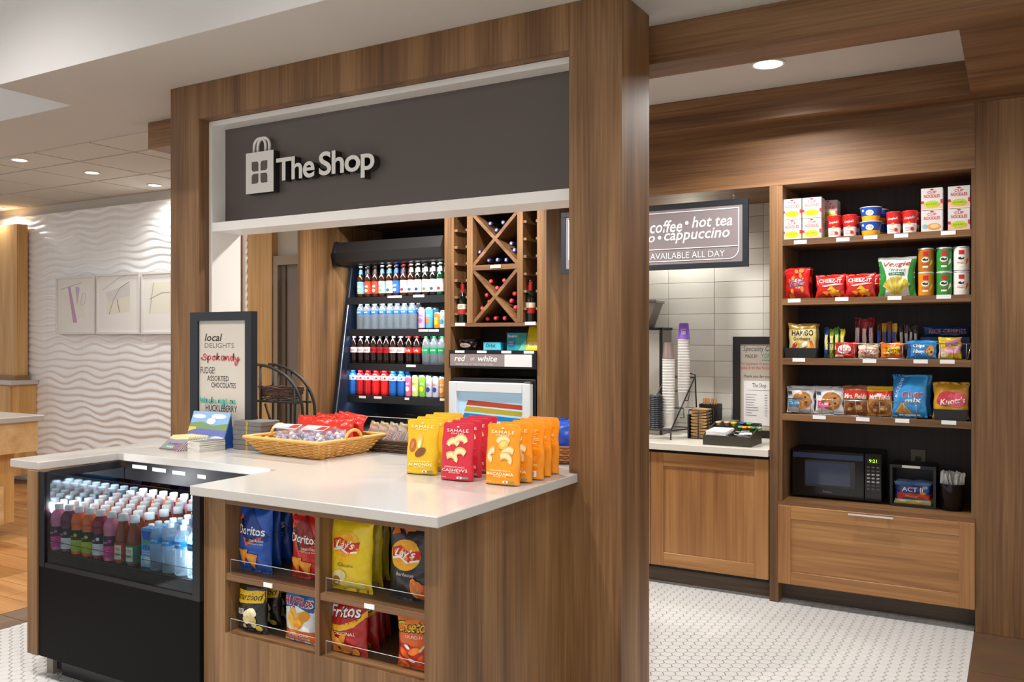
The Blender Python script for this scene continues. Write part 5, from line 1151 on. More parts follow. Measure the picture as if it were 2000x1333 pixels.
for kd, p_, lab in (('white cookie a',1563.5,'white cookie bag with blue badge, leftmost in the cookie basket'), ('white cookie b',1620,'white cookie bag with pink badge in the cookie basket'), ('brown cookie',1671,'brown and red cookie bag in the cookie basket'), ('yellow cookie',1719,'yellow and red cookie bag in the cookie basket')):
    for k in range(3): bag_at(kd, lab if k == 0 else '%s bag behind the %s' % (ORD[k], lab.replace(' in the cookie basket','')), ax(p_,5.335)-.004*k, 5.335+.065*k, Z4+.006, .03*k, -.05-.02*k, None if k == 0 else 'cookie bags in the basket')
bag_at('blue mix', 'bright blue snack mix bag right of the cookie basket', ax(1776,5.31), 5.325, Z4+.008, -.06, -.06)
bag_at('blue mix', 'blue snack mix bag behind the front blue bag', ax(1780,5.31)+.005, 5.41, Z4+.008, .05, -.05)
tray_black('cookie_tray', 'black plastic tray holding gold cookie bags', 1823, 1890, 5.285, Z4)
for k, lab in enumerate(('gold and pink cookie bag at the front of the black tray', 'gold and pink cookie bag second in the black tray')): bag_at('gold cookie', lab, ax(1857,5.33)-.006*k, 5.335+.08*k, Z4+.006, .02*k, -.04)

# ------------------------------------------------------------------ microwave, popcorn box, cutlery cup
t = thing('microwave', 'black countertop microwave oven on the shelf deck', 'microwave', (-.9265, 5.43, Z0))
MG = mat('microwave_black', '#101014', .12); MD = mat('microwave_window', '#46536e', .06)  # bluish reflection is put into the window colour
bx('body', mat('microwave_case', '#17171a', .3), t, -.2535, .2535, .02, .255, .012, .292, .004)
for sx_ in (-.22, .22):
    for sy_ in (.05, .22): MB().lathe([(.012,0),(.012,.012)], 10, (sx_, sy_)).build('foot', BLACK, t)
d = bx('door', MG, t, -.2535, .1585, 0, .019, .012, .292, .003)
bx('window', MD, d, -.2535+.078+.0475, .1585-.078+.0475, -.0115, -.0095, .075-.0, .207)
bx('window_frame', mat('microwave_frame', '#3a3c40', .2), d, -.13, .155, -.0105, -.0096, .062, .22)
bx('top_band', mat('microwave_band', '#3c486a', .1), d, -.2, .2, -.0102, -.0096, .232, .262)  # band colour also carries the bluish reflection
cp = bx('control_panel', MG, t, .160, .2535, 0, .019, .012, .292, .003)
bx('display', mat('microwave_lcd', '#13240c', .2), cp, -.033, .033, -.0104, -.0095, .222, .252)
Print().text('9:21', .0, .237, .042, .018, mat('lcd_digit', '#b8e63a', .4, emis=1.6)).on('clock_digits', cp, flat(-.0105), .3)
for r in range(7):
    for c in range(3): MB().lathe([(.0001,.0016),(.0085,.0014),(.0095,.0)], 12, cap=False).build('button', mat('button_grey' if r in (0,1,5,6) else 'button_white', '#6f7276' if r in (0,1,5,6) else '#d9dadb', .4), cp, (-.026+.026*c, -.0096, .20-.0215*r), (math.pi/2, 0, 0)).scale = (1, .55, 1)
Print().text('Panasonic' if 0 else 'Emerson', 0, .035, .05, .011, '#a8aaad').on('lettering', d, flat(-.0098), .3)
t = thing('popcorn_box', 'black open front box holding microwave popcorn bags', 'box', (-.509, 5.424, Z0))
m = mat('box_black', '#1d1d20', .4)
bx('base', m, t, -.12, .12, 0, .2, 0, .014); bx('top', m, t, -.12, .12, 0, .2, .222, .239)
for s_ in (-1, 1): bx('side', m, t, s_*.12, s_*.106, 0, .2, .014, .222)
bx('back', m, t, -.106, .106, .19, .2, .014, .222); bx('price_tag', TAG, t, -.055, .04, -.0015, 0, .2235, .2375)
P_act = Print().rect(-.5,.5,.0,.2,'#e8d67a').poly([(-.42,.18),(-.2,.3),(.2,.28),(.5,.2),(.5,.45),(-.44,.5)], '#d8402a').text('Butter', .0, .36, .42, .11, '#f2b83a', .02, .2).rect(-.5,.5,.86,1,'#5a7aa8').text('ACT II', .0, .66, .62, .2, '#f2f2f6', .04).ell(.36,.76,.08,.06,'#9ab6d8').ell(.3,.52,.09,.06,'#d8a83a').rect(.3,.46,.05,.13,'#b8d0e8').ell(-.3,.12,.14,.06,'#f4ecb8')
BAGS['popcorn pack'] = (Bag(.195,.125,.03,41,seal=.03), '#1d3f8c', P_act)
for k, lab in enumerate(('blue popcorn pack at the front of the black box', 'blue popcorn pack second in the black box', 'blue popcorn pack at the back of the black box')): bag_at('popcorn pack', lab, -.512+.004*k, 5.452+.045*k, Z0+.015, .0, -.08-.05*k)
t = thing('cutlery_cup', 'black cup at the right end of the microwave shelf', 'cup', (-.312, 5.47, Z0))
MB().lathe([(.0001,.004),(.058,.004),(.070,.15),(.072,.15),(.072,.147),(.0605,0),(.0001,0)], 28, cap=False).build('body', mat('cup_black', '#141416', .18), t)
g = random.Random(12)
for k in range(14):
    a, r = k*2.4, .018+.03*math.sqrt(k/14); h = .19+g.uniform(-.012, .012)
    gg = Bag(.046, .105, .012, 50+k % 3, seal=.02)
    o = inst('cutlery%d' % (k % 3), lambda gg=gg: gg.make('cutlery_packet', mat('wrap_white', '#e2e4e4', .25, coat=.3)), 'white wrapped cutlery packet standing in the black cup', 'cutlery', 'cutlery packets in the black cup', (-.312+r*math.cos(a), 5.47+r*math.sin(a), Z0+.108), a, .12*math.sin(k))
# ================================================================== on the front counter
ZK = ZC+.0006
# menu board
t = thing('menu_board', 'black framed cream menu board leaning by the left post', 'menu board', (-3.687, 3.245, ZK))
w, h = .235, .718
m = mat('board_black', '#20232a', .4)
bx('frame_side', m, t, -w, -w+.06, -.025, .02, 0, h); bx('frame_side', m, t, w-.045, w, -.025, .02, 0, h); bx('frame_top', m, t, -w+.06, w-.045, -.025, .02, h-.047, h); bx('frame_bottom', m, t, -w+.06, w-.045, -.025, .02, 0, .047)
bd = bx('board', mat('board_cream', '#c2b8ab', .45), t, -w+.06, w-.045, -.012, .01, .047, h-.047)
P = Print()
fx = lambda p: ax(p, 3.233)+3.687-.0075; fz = lambda p, y: az(p, y, 3.233)-ZK-.047
def tx(s, a, b, y0, y1, c, **k): P.text(s, (fx(a)+fx(b))/2, (fz((a+b)/2,y0)+fz((a+b)/2,y1))/2, fx(b)-fx(a), fz((a+b)/2,y0)-fz((a+b)/2,y1), c, **k)
tx('local', 400, 434, 652, 667, '#2f2b29', bold=.03, shear=.2); tx('DELIGHTS', 400, 457, 670.5, 680, '#6f6863')
tx('FUDGE!', 392, 420, 717, 730, '#2a2624'); tx('ASSORTED', 405, 447, 734.5, 745, '#2a2624'); tx('CHOCOLATES', 413, 461, 748, 758, '#2a2624'); tx('HUCKLEBERRY', 402, 463, 792, 804, '#3a3a50')
def script(word, x0, x1, z0, zx, za, zd, c, wd):
    """round joined handwriting drawn as pen strokes"""
    G = {'S': [(1,.85),(.6,1.35),(.2,1.1),(.5,.7),(.9,.4),(.5,0),(-.1,.15),(-.35,.4),(.1,.5)], 'p': [(.1,.0),(.25,.9),(.2,-.7),(.22,.6),(.6,.95),(.85,.5),(.5,.05),(.25,.2)], 'o': [(.6,.9),(.2,.6),(.3,.05),(.8,.2),(.75,.8),(.55,.92),(1,.75)], 'r': [(.1,0),(.2,.9),(.25,.5),(.6,.95),(.9,.8)], 'k': [(.1,0),(.3,1.7),(.2,0),(.3,.5),(.8,.95),(.4,.5),(.9,0)], 'a': [(.8,.9),(.3,.9),(.1,.4),(.4,0),(.75,.4),(.85,.9),(.8,.1),(1,0)], 'n': [(.1,.0),(.15,.9),(.15,.2),(.5,.9),(.75,.7),(.75,.05),(1,.1)], 'd': [(.7,.7),(.3,.85),(.1,.4),(.4,0),(.75,.4),(.85,1.6),(.8,.1),(1,0)], 'y': [(.1,.9),(.2,.3),(.5,.1),(.8,.8),(.8,.0),(.5,-.9),(.1,-.9),(.2,-.4),(1.2,.3)], 'W': [(-.2,1.5),(.1,0),(.5,1.1),(.8,0),(1.1,1.5)], 's': [(.2,.1),(.6,.9),(.8,.3),(.4,0),(1,.1)], 'h': [(.1,0),(.3,1.6),(.15,0),(.5,.85),(.75,.6),(.75,0),(1,.1)], 'i': [(.2,.9),(.3,.1),(.7,.1)], 'g': [(.8,.9),(.3,.9),(.15,.4),(.5,.1),(.8,.8),(.75,-.5),(.3,-.9),(.1,-.5),(1,.1)], 't': [(.4,1.4),(.4,.1),(.8,0)]}
    n = len(word); dx = (x1-x0)/n
    for i, ch in enumerate(word):
        pts = [(x0+dx*(i+px_*.95), z0+(py_*zx)) for px_, py_ in G[ch]]
        sm_ = []
        for k in range(len(pts)-1):      # Catmull-Rom smoothing
            p0, p1, p2, p3 = pts[max(k-1,0)], pts[k], pts[k+1], pts[min(k+2,len(pts)-1)]
            for s_ in range(4):
                q_ = s_/4; sm_.append(tuple(.5*((2*p1[a])+(-p0[a]+p2[a])*q_+(2*p0[a]-5*p1[a]+4*p2[a]-p3[a])*q_**2+(-p0[a]+3*p1[a]-3*p2[a]+p3[a])*q_**3) for a in (0,1)))
        P.stroke(sm_+[pts[-1]], wd, c)
script('Sporkandy'.replace('r','',1) if 0 else 'Spokandy', fx(396), fx(468), fz(432,704), .024, 0, 0, '#c03a44', .006)
script('Washington', fx(393), fx(462), fz(427,788), .021, 0, 0, '#1fae98', .005)
P.on('lettering', bd, flat(-.0112), .3)

# quarter-round black rack with a twig basket
t = thing('quarter_rack', 'black quarter round iron rack behind the menu board', 'rack', (-3.72, 3.70, ZK))
IR = mat('iron_black', '#1c1817', .45)
arc = [(-.17+.37*math.sin(a)*1.0, .15+.27*math.cos(a)) for a in [math.pi/2*k/12 for k in range(13)]]
for dy in (-.03, .07):
    MB().tube([(x_, dy, z_) for x_, z_ in arc]+[(.2,dy,0)], .009, 6).build('arched_rail', IR, t)
    for x_ in (-.135, .01, .14): MB().tube([(x_, dy, 0), (x_, dy, .15+.27*math.sqrt(max(0, 1-((x_+.17)/.37)**2)))], .008, 6).build('upright', IR, t)
    MB().tube([(-.19, dy, .205), (.17, dy, .205)], .007, 6).build('shelf_rail', IR, t); MB().tube([(-.2,dy,.18), (-.12,dy,.0)], .008, 6).build('brace', IR, t)
for k in range(5): MB().tube([(-.17+.075*k, -.03, .205), (-.17+.075*k, .07, .205)], .004, 5).build('shelf_bar', IR, t)
t = thing('twig_basket', 'dark twig basket sitting in the quarter round rack', 'basket', (-3.74, 3.72, ZK+.213))
g = random.Random(7); tw_ = MB()
for k in range(70):
    z_ = .006+.075*(k/70)**.9; a0 = g.uniform(0, 6.28); rr = 1+.18*z_/.08
    tw_.tube([((.145*rr+g.uniform(-.012,.012))*math.cos(a0+j*.3), (.05*rr+g.uniform(-.006,.006))*math.sin(a0+j*.3), z_+g.uniform(-.008,.008)) for j in range(7)], g.uniform(.002,.004), 5, m=k % 2)
tag(tw_.build('twigs', [mat('twig_dark', '#3a2620', .6), mat('twig_brown', '#5e4034', .6)], t), kind='stuff')

# landscape cards on an easel, two brochure stacks
def scene_card(P, s=1):
    P.rect(-.5,.5,.55,1,'#8fb6dc').poly([(-.5,.66),(-.2,.72),(.1,.62),(.5,.7),(.5,.45),(-.5,.45)], '#7f9a6a').poly([(-.5,.30),(.5,.34),(.5,.5),(-.2,.52),(-.5,.46)], '#6f78b8').rect(-.5,.5,.0,.32,'#9fb4cf').ell(-.3,.86,.18,.06,'#e6eef5').ell(.22,.88,.2,.07,'#dfe9f2').ell(.05,.74,.12,.09,'#e9edf0').poly([(-.5,.42),(-.3,.5),(-.3,.56),(-.5,.56)], '#d8c860').poly([(.2,.0),(.5,.0),(.5,.16),(.2,.14)], '#7d7350').text('OUR CITY', .33, .05, .26, .05, '#f0ead8', .02).ell(.32,.28,.16,.06,'#cfe0ea')
    return P
t = thing('postcard_easel', 'easel of blue landscape postcards in front of the menu board', 'card display', (-3.70, 3.115, ZK), .0)
def slab(name, w, h, th, m, tilt): return MB().box(-w/2, w/2, 0, th, 0, h).build(name, m, t, (0, 0, 0), (tilt, 0, 0))
cd_ = slab('card', .285, .195, .006, ink('#8aa8c8'), -.35)
scene_card(Print()).on('printed_front', cd_, lambda u, v, e: (u*.285, -e-.0005, v*.195), .4)
MB().prism([(.008,0),(.085,0),(.072,.175)], .125, .14, 'x').build('blue_support', ink('#2a56a8'), t); MB().prism([(.008,0),(.085,0),(.072,.175)], -.14, -.125, 'x').build('blue_support', ink('#2a56a8'), t)
def brochure_art():
    return Print().rect(-.5,.5,.55,1,'#d8cf9a').poly([(-.5,.4),(.5,.5),(.5,.8),(-.1,.7),(-.5,.75)], '#8f8a9c').rect(-.5,.1,.0,.4,'#7d948a').rect(.1,.5,.05,.5,'#8a6a78').text('Spokane', -.02, .40, .55, .16, '#4a3f94', .03, .2).text('GUIDE', -.02, .2, .4, .12, '#f0ece6', .02).rect(-.5,.5,.0,.04,'#6a3040')
def brochure():
    o = MB().box(-.075, .075, 0, .105, 0, .0045).build('brochure', ink('#e6e2da'))
    brochure_art().on('printed_cover', o, lambda u, v, e: (u*.15, v*.105, .0048+e), .4)
    return o
bt = math.radians(38)
for k in range(8): inst('brochure', brochure, '%s tilted city brochure from the front of the fanned stack' % ('first','second','third','fourth','fifth','sixth','seventh','eighth')[k], 'brochure', 'fanned brochures', (-3.765+.006*k, 2.955+.011*k, ZK), -.08, bt)
for k in range(10): inst('brochure', brochure, 'city brochure %s from the bottom of the flat stack' % ('first','second','third','fourth','fifth','sixth','seventh','eighth','ninth','tenth')[k], 'brochure', 'flat brochure stack', (-3.545+.001*math.sin(k*3), 3.05, ZK+.0052*k), 1.45+.02*math.sin(k*5), 0)

# stack of grey gift boxes tied with gold
for k in range(6):
    o = inst('giftbox', lambda: carton('gift_box', .20, .13, .0245, mat('gift_grey', '#6d6b6a', .5), None, bevel=.002), '%s grey gift box from the bottom of the stack by the basket' % ('first','second','third','fourth','fifth','topmost')[k], 'box', 'stacked grey gift boxes', (-3.418+.002*math.sin(k*4), 3.16, ZK+.025*k), .02*math.sin(k*7))
    if k == 0:
        MB().box(-.005, .008, -.0015, 0, .0005, .024).build('gold_ribbon', mat('ribbon_gold', '#c9a04a', .3, .5), o)
        CACHE['giftbox'] = o

# honey wicker basket with handles
t = thing('wicker_basket', 'honey coloured wicker basket of candy bags on the counter', 'basket', (-3.045, 3.265, ZK), -.05)
bw, bd_, bh, fl = .195, .165, .085, .066
WK = mat('wicker_honey', '#d9a04e', .5); WK2 = mat('wicker_honey_light', '#e6b566', .5)
def ring(z, off=0.):
    k = z/bh; a, b = bw+fl*k+off, bd_+fl*k+off; pts = []; n = 84
    for i in range(n):
        s_ = i/n*4; e_ = int(s_); f_ = s_-e_
        x_, y2 = [(-a+2*a*f_, -b), (a, -b+2*b*f_), (a-2*a*f_, b), (-a, b-2*b*f_)][e_]
        pts.append((x_, y2, i))
    return pts
wv = MB(); lv = 11
for j in range(lv):
    z_ = .005+(bh-.01)*j/(lv-1)
    wv.tube([(x_*(1+.0), y2, z_) if 0 else (x_+(.0055 if (i//2+j) % 2 else -.0055)*(1 if abs(x_) >= abs(y2)*bw/bd_ else 0)*(1 if x_ > 0 else -1), y2+(.0055 if (i//2+j) % 2 else -.0055)*(1 if abs(x_) < abs(y2)*bw/bd_ else 0)*(1 if y2 > 0 else -1), z_) for x_, y2, i in ring(z_)], .0042, 5, True, m=j % 2)
tag(wv.build('weave', [WK, WK2], t), kind='stuff')
rb = ring(0); rt = ring(bh)
for i in range(0, 84, 3): MB().tube([(rb[i][0], rb[i][1], .004), (rt[i][0], rt[i][1], bh)], .0036, 5).build('stake', WK2, t)
MB().tube([(x_, y2, bh+.002) for x_, y2, i in rt], .0085, 6, True).build('rim', WK2, t)
MB().box(-bw, bw, -bd_, bd_, .001, .006).build('base', WK, t)
for s_ in (-1, 1): MB().tube([(s_*(bw+fl), -.055*math.cos(a), bh+.045*math.sin(a)) for a in [math.pi*k/10 for k in range(11)]], .008, 6).build('handle', WK2, t)
def candy_bag():
    g = Bag(.17, .12, .085, 61, seal=.04); o = g.make('candy_bag', clear('cello', '#f0eef4', .3, frost=.12))
    mb = MB(); rg = random.Random(5)
    for k in range(46): mb.ball((rg.uniform(-.06,.06), rg.uniform(-.024,.024), .018+rg.uniform(0,.075)), .0125, n=7, k=5, m=k % 3)
    tag(mb.build('candies', [ink('#e4e0ea'), ink('#b9b3cc'), ink('#f0edf2')], o), kind='stuff')
    return o
for x_, y2, rz, lab in ((-3.14,3.15,.05,'clear bag of pale lilac candies, left one at the basket front'), (-2.96,3.15,-.05,'clear bag of pale lilac candies, right one at the basket front'), (-2.93,3.26,-.3,'clear bag of pale lilac candies by the right basket handle'), (-3.10,3.27,.2,'clear bag of pale lilac candies in the middle of the basket')):
    inst('candybag', candy_bag, lab, 'candy bag', 'lilac candy bags in the wicker basket', (x_, y2, ZK+.012), rz, -.25)
for x_, y2, rz, lab in ((-3.14,3.145,.1,'white header card lying on the left candy bag'), (-2.96,3.15,-.05,'white header card lying on the right candy bag')):
    def hc():
        o = MB().box(-.075,.075,0,.05,0,.0015).build('header_card', ink('#e8e4e4')); Print().rect(-.45,.0,.3,.8,'#d8dade').poly([(.1,.1),(.48,.1),(.48,.9),(.2,.9)], '#c8302c').rect(-.45,.2,.12,.2,'#c8302c').on('printed_card', o, lambda u, v, e: (u*.15, v*.05, .0017+e), .4); return o
    inst('hcard', hc, lab, 'card', None, (x_, y2, ZK+.128), rz, .35)
RF = mat('red_foil', '#d8321e', .22, 0, .3, bump=.5, bscale=26)
for k, (x_, y2, z_, rz, ry) in enumerate(((-3.16,3.32,.052,.1,.2), (-3.10,3.37,.06,-.1,-.1), (-3.06,3.31,.055,.05,.1), (-2.99,3.375,.065,-.15,.25), (-2.94,3.32,.052,.3,-.2), (-3.12,3.41,.06,.0,.1), (-2.97,3.42,.07,.2,.3))):
    g = Bag(.165, .125, .045, 70+k % 3, seal=.05)
    o = inst('redpack%d' % (k % 3), lambda g=g: g.make('candy_packet', RF), 'shiny red candy packet in the wicker basket, %s from the left' % ('first','second','third','fourth','fifth','sixth','seventh')[k], 'candy packet', 'red candy packets in the basket', (x_, y2, ZK+z_), rz, -.3); o.rotation_euler = (-.3, ry*.4, rz)

# acrylic bin of bars over a dark wicker tray, green bags
t = thing('wicker_tray', 'low dark wicker tray behind the honey basket', 'tray', (-2.71, 3.555, ZK), .0)
DW = [mat('wicker_dark', '#3b2a1e', .6), mat('wicker_dark_light', '#57402c', .6)]
wv = MB()
for j in range(6):
    z_ = .005+.011*j; a, b = .25+.002*j, .10+.002*j; pts = []
    for i in range(56):
        s_ = i/56*4; e_ = int(s_); f_ = s_-e_; x_, y2 = [(-a+2*a*f_,-b),(a,-b+2*b*f_),(a-2*a*f_,b),(-a,b-2*b*f_)][e_]; k_ = 1+(.012 if (i+j) % 2 else -.012); pts.append((x_*k_, y2*k_, z_))
    wv.tube(pts, .0062, 5, True, m=j % 2)
tag(wv.build('weave', DW, t), kind='stuff'); bx('base', DW[0], t, -.24, .24, -.095, .095, .001, .007)
t = thing('acrylic_bin', 'clear acrylic bin of snack bars resting in the wicker tray', 'bin', (-2.72, 3.555, ZK+.0075))
for a in ((-.23,.22,-.09,-.086), (-.23,.22,.086,.09), (-.23,-.226,-.086,.086), (.216,.22,-.086,.086)): bx('wall', ACRYL, t, *a, .001, .168)
bx('floor_sheet', ACRYL, t, -.226, .216, -.086, .086, .001, .004)
MB().tube([(-.23,-.088,.168),(.22,-.088,.168)], .0016, 5).build('edge_highlight', mat('acrylic_edge', '#c9cdcb', .2), t)
for k in range(5):
    def sb():
        o = bar('snack_bar', .055, .14, .022, '#dccfc4', Print().rect(-.3,.3,.2,.85,'#d8b8b8').lines(-.22,.22,.3,.7,5,'#8a6a6a',.3).rect(-.45,.45,.88,.95,'#b8a86a')); return o
    inst('snackbar', sb, 'leaning pale snack bar in the acrylic bin, %s from the left' % ('first','second','third','fourth','fifth')[k], 'snack bar', 'leaning snack bars', (-2.93+.062*k, 3.52, ZK+.012), 0, -.12); bpy.data.objects[-1] if 0 else None
for o_ in [o for o in COL.objects if o.name.startswith('snack_bar') and o.parent is None]: o_.rotation_euler = (-.12, .42, 0)
for k, (x_, y2) in enumerate(((-2.83,3.60),(-2.74,3.61))):
    inst('bluepack', lambda: bar('candy_packet', .11, .075, .03, '#3a86d0', Print().ell(-.1,.5,.2,.2,'#e8f0f6').rect(.1,.4,.3,.6,'#1d4f9c')), ('left', 'right')[k]+' blue candy packet lying in the acrylic bin', 'candy packet', None, (x_, y2-.065, ZK+.014), .1*k, -.5)
for k in range(3):
    inst('greenbag', lambda: Bag(.095,.15,.04,81).make('nut_bag', mat('lime_film', '#a6d42a', .35), Print().rect(-.5,.5,.45,.8,'#23282c').text('WONDERFUL', 0, .66, .8, .07, '#e8ecec', .01).text('PISTACHIOS', 0, .55, .8, .06, '#c8d0d0').rect(-.5,.5,.05,.42,'#8a9a5a').ell(0,.25,.3,.1,'#d8d49a').ell(-.2,.18,.12,.06,'#b8b878')), 'lime green nut bag, %s from the left in the acrylic bin' % ('first','second','third')[k], 'nut bag', None, (-2.635+.052*k, 3.545+.012*k, ZK+.012), .1, -.06)
# basket with a blue bag at the pillar
t = thing('round_basket', 'brown wicker basket squeezed between the orange pouches and the pillar', 'basket', (-1.83, 3.62, ZK))
wv = MB()
for j in range(7): wv.tube([((.105+.003*j)*math.cos(a)*(1+(.02 if (i+j) % 2 else -.02)), (.085+.003*j)*math.sin(a)*(1+(.02 if (i+j) % 2 else -.02)), .006+.012*j) for i, a in enumerate([2*math.pi*i/40 for i in range(40)])], .0065, 5, True, m=j % 2)
tag(wv.build('weave', [mat('wicker_brown', '#8a5a32', .6), mat('wicker_tan', '#a8713f', .6)], t), kind='stuff'); MB().lathe([(.1,.001),(.1,.008)], 24).build('base', DW[0], t)
inst('bluebag', lambda: Bag(.14,.19,.09,85).make('snack_bag', foil('#1f4fc0')), 'shiny blue bag in the brown basket beside the pillar', 'snack bag', None, (-1.835, 3.62, ZK+.012), .2, -.05)

# ================================================================== coffee nook
ZN = .9085
YH = 5.30
t = thing('hanging_sign', 'black framed taupe coffee and hot tea sign hanging over the nook', 'sign', (ax(1280,YH), YH, 0))
hx0, hx1 = ax(1097,YH)-ax(1280,YH), ax(1462,YH)-ax(1280,YH); hz0, hz1 = az(1462,521,YH), az(1462,387,YH)
bf = .034
FB = mat('sign_frame_black', '#262a30', .4)
bx('frame_bottom', FB, t, hx0, hx1, -.012, .012, hz0, hz0+bf, .001); bx('frame_top', FB, t, hx0, hx1, -.012, .012, hz1-bf, hz1, .001)
for a, b in ((hx0, hx0+bf), (hx1-bf, hx1)): bx('frame_side', FB, t, a, b, -.012, .012, hz0+bf, hz1-bf, .001)
pb = MB().box(hx0+bf, hx1-bf, -.006, .006, hz0+bf, hz1-bf).build('panel', mat('coffee_sign_taupe', '#857a7c', .6), t)
P = Print()
sx2 = lambda p: ax(p, YH)-ax(1280, YH); sz2 = lambda p, y: az(p, y, YH)
def tx2(s, a, b, y0, y1, c, **k): P.text(s, (sx2(a)+sx2(b))/2, (sz2((a+b)/2,y0)+sz2((a+b)/2,y1))/2, sx2(b)-sx2(a), sz2((a+b)/2,y0)-sz2((a+b)/2,y1), c, **k)
WT = '#f4f2f2'
tx2('coffee', 1270, 1333, 431, 455, WT, bold=.018, shear=.22); P.ell(sx2(1342), sz2(1342,436), .012, .012, WT); tx2('hot tea', 1352, 1431, 421, 443, WT, bold=.018, shear=.22)
tx2('espresso', 1190, 1280, 464, 482, WT, bold=.018, shear=.22); P.ell(sx2(1289), sz2(1289,465), .012, .012, WT); tx2('cappuccino', 1298, 1426, 447, 474, WT, bold=.018, shear=.22)
tx2('fresh', 1190, 1258, 431, 455, WT, bold=.018, shear=.22)
tx2('AVAILABLE ALL DAY', 1271, 1416, 492.5, 504.5, WT, bold=-.012)
L0, L1, B0, B1 = hx0+bf+.022, hx1-bf-.022, hz0+bf+.018, hz1-bf-.018
r = .06
P.stroke([(L0+.0,B1),(L1,B1),(L1,B0+r)] , .005, WT) if 0 else None
P.rect(L0, L1, B1-.005, B1, WT).rect(L1-.005, L1, B0+r, B1-.005, WT).rect(L0, L0+.005, B0+r, B1-.005, WT).rect(L0+r, L1-r, B0, B0+.005, WT)
P.stroke([(L1-r+r*math.sin(a)-.0025, B0+r-r*math.cos(a)+.0025) for a in [math.pi/2*k/8 for k in range(9)]], .005, WT); P.stroke([(L0+r-r*math.sin(a)+.0025, B0+r-r*math.cos(a)+.0025) for a in [math.pi/2*k/8 for k in range(9)]], .005, WT)
zl = sz2(1450, 479.5); P.rect(L0+.005, L1-.005, zl-.0025, zl+.0025, WT)
P.on('lettering', pb, flat(-.0064), .6)
for a in (hx0+.14, sx2(1432.5)): MB().tube([(a,0,hz1), (a,0,hz1+.014), (a+.006,0,hz1+.02), (a,0,hz1+.03), (a-.006,0,hz1+.022), (a,0,hz1+.035), (a,0,2.488)], .0022, 6).build('hook', STEEL, t)
# coffee menu board
t = thing('coffee_board', 'black framed board with handwritten coffee notice against the tiles', 'notice board', (-1.47, 5.85, ZN), 0)
x0, x1, zt = ax(1432,5.85)+1.47, .185, az(1432,658,5.85)-ZN
for a in ((x0,x0+.05,0,zt), (x1-.04,x1,0,zt), (x0+.05,x1-.04,0,.05), (x0+.05,x1-.04,zt-.05,zt)): bx('frame_bar', mat('notice_black', '#1d1b1c', .45), t, a[0], a[1], -.012, .02, a[2], a[3])
bd = MB().box(x0+.05, x1-.04, -.002, .012, .05, zt-.05).build('board', mat('notice_taupe', '#bdb5a8', .5), t)
P = Print(); nx = lambda p: ax(p, 5.85)+1.47; nz = lambda p, y: az(p, y, 5.85)-ZN
def tx3(s, a, b, y0, y1, c, **k): P.text(s, (nx(a)+nx(b))/2, (nz((a+b)/2,y0)+nz((a+b)/2,y1))/2, nx(b)-nx(a), nz((a+b)/2,y0)-nz((a+b)/2,y1), c, **k)
tx3('Speciality Coffee', 1452, 1524, 676, 690, '#3f4a5c', shear=.1); tx3('MADE BY', 1456, 1480, 693, 699, '#3a3a3c'); tx3('YOU', 1487, 1506, 691, 700, '#2aa88a', bold=.01); P.rect(nx(1488), nx(1506), nz(1497,704.5), nz(1497,703.5), '#2aa88a')
P.on('heading', bd, flat(-.0026), .3); P = Print()
tx3('For payment of any extras', 1447, 1518, 708, 715, '#c85a48'); tx3('take it to the front desk', 1447, 1520, 716, 722, '#c85a48'); tx3('Thank you for your visit', 1452, 1522, 733, 740, '#3a3a3c', shear=.2)
P.on('lettering', bd, flat(-.0026), .3)
ps = MB().box(nx(1453), x1-.05, -.0055, -.0035, nz(1453,830), nz(1453,744)).build('price_sheet', mat('sheet_white', '#e9e8e6', .6), t)
P = Print(); tx3('The Shop', 1470, 1497, 749, 760, '#3a3a3e', shear=.1); P.rect(nx(1460), x1-.06, nz(1480,763.4), nz(1480,762.6), '#8a8a8c').lines(nx(1457), nx(1482), nz(1480,815), nz(1480,770), 9, '#9aa0a8', .22, .6).lines(nx(1494), nx(1500), nz(1480,815), nz(1480,770), 9, '#9aa0a8', .22, .3)
P.on('lettering', ps, flat(-.0057), .3)
# dispenser at the pillar edge
t = thing('coffee_brewer', 'steel coffee dispenser half hidden behind the pillar', 'dispenser', (-2.36, 5.70, ZN))
bx('body', mat('brewer_steel', '#9a958c', .3, .8), t, -.22, .25, -.02, .18, .0, .73, .006); bx('front_panel', mat('brewer_panel', '#b0aa9f', .35, .5), t, -.2, .235, -.028, -.02, .06, .7); bx('edge_trim', BLACKM, t, .237, .256, -.03, -.02, .0, .735); bx('top_lip', BLACKM, t, -.22, .256, -.03, .18, .73, .742)
t = thing('bean_hopper', 'grey bean hopper standing on the coffee dispenser', 'hopper', (-2.32, 5.70, ZN+.7425)); MB().prism([(-.17,0),(.09,0),(.155,.17),(-.17,.17)], 0, .15, 'y').build('bin', mat('hopper_grey', '#8d8980', .4), t); bx('lid', mat('hopper_lid', '#6d6a62', .4), t, -.18, .165, -.01, .16, .17, .192, .003)
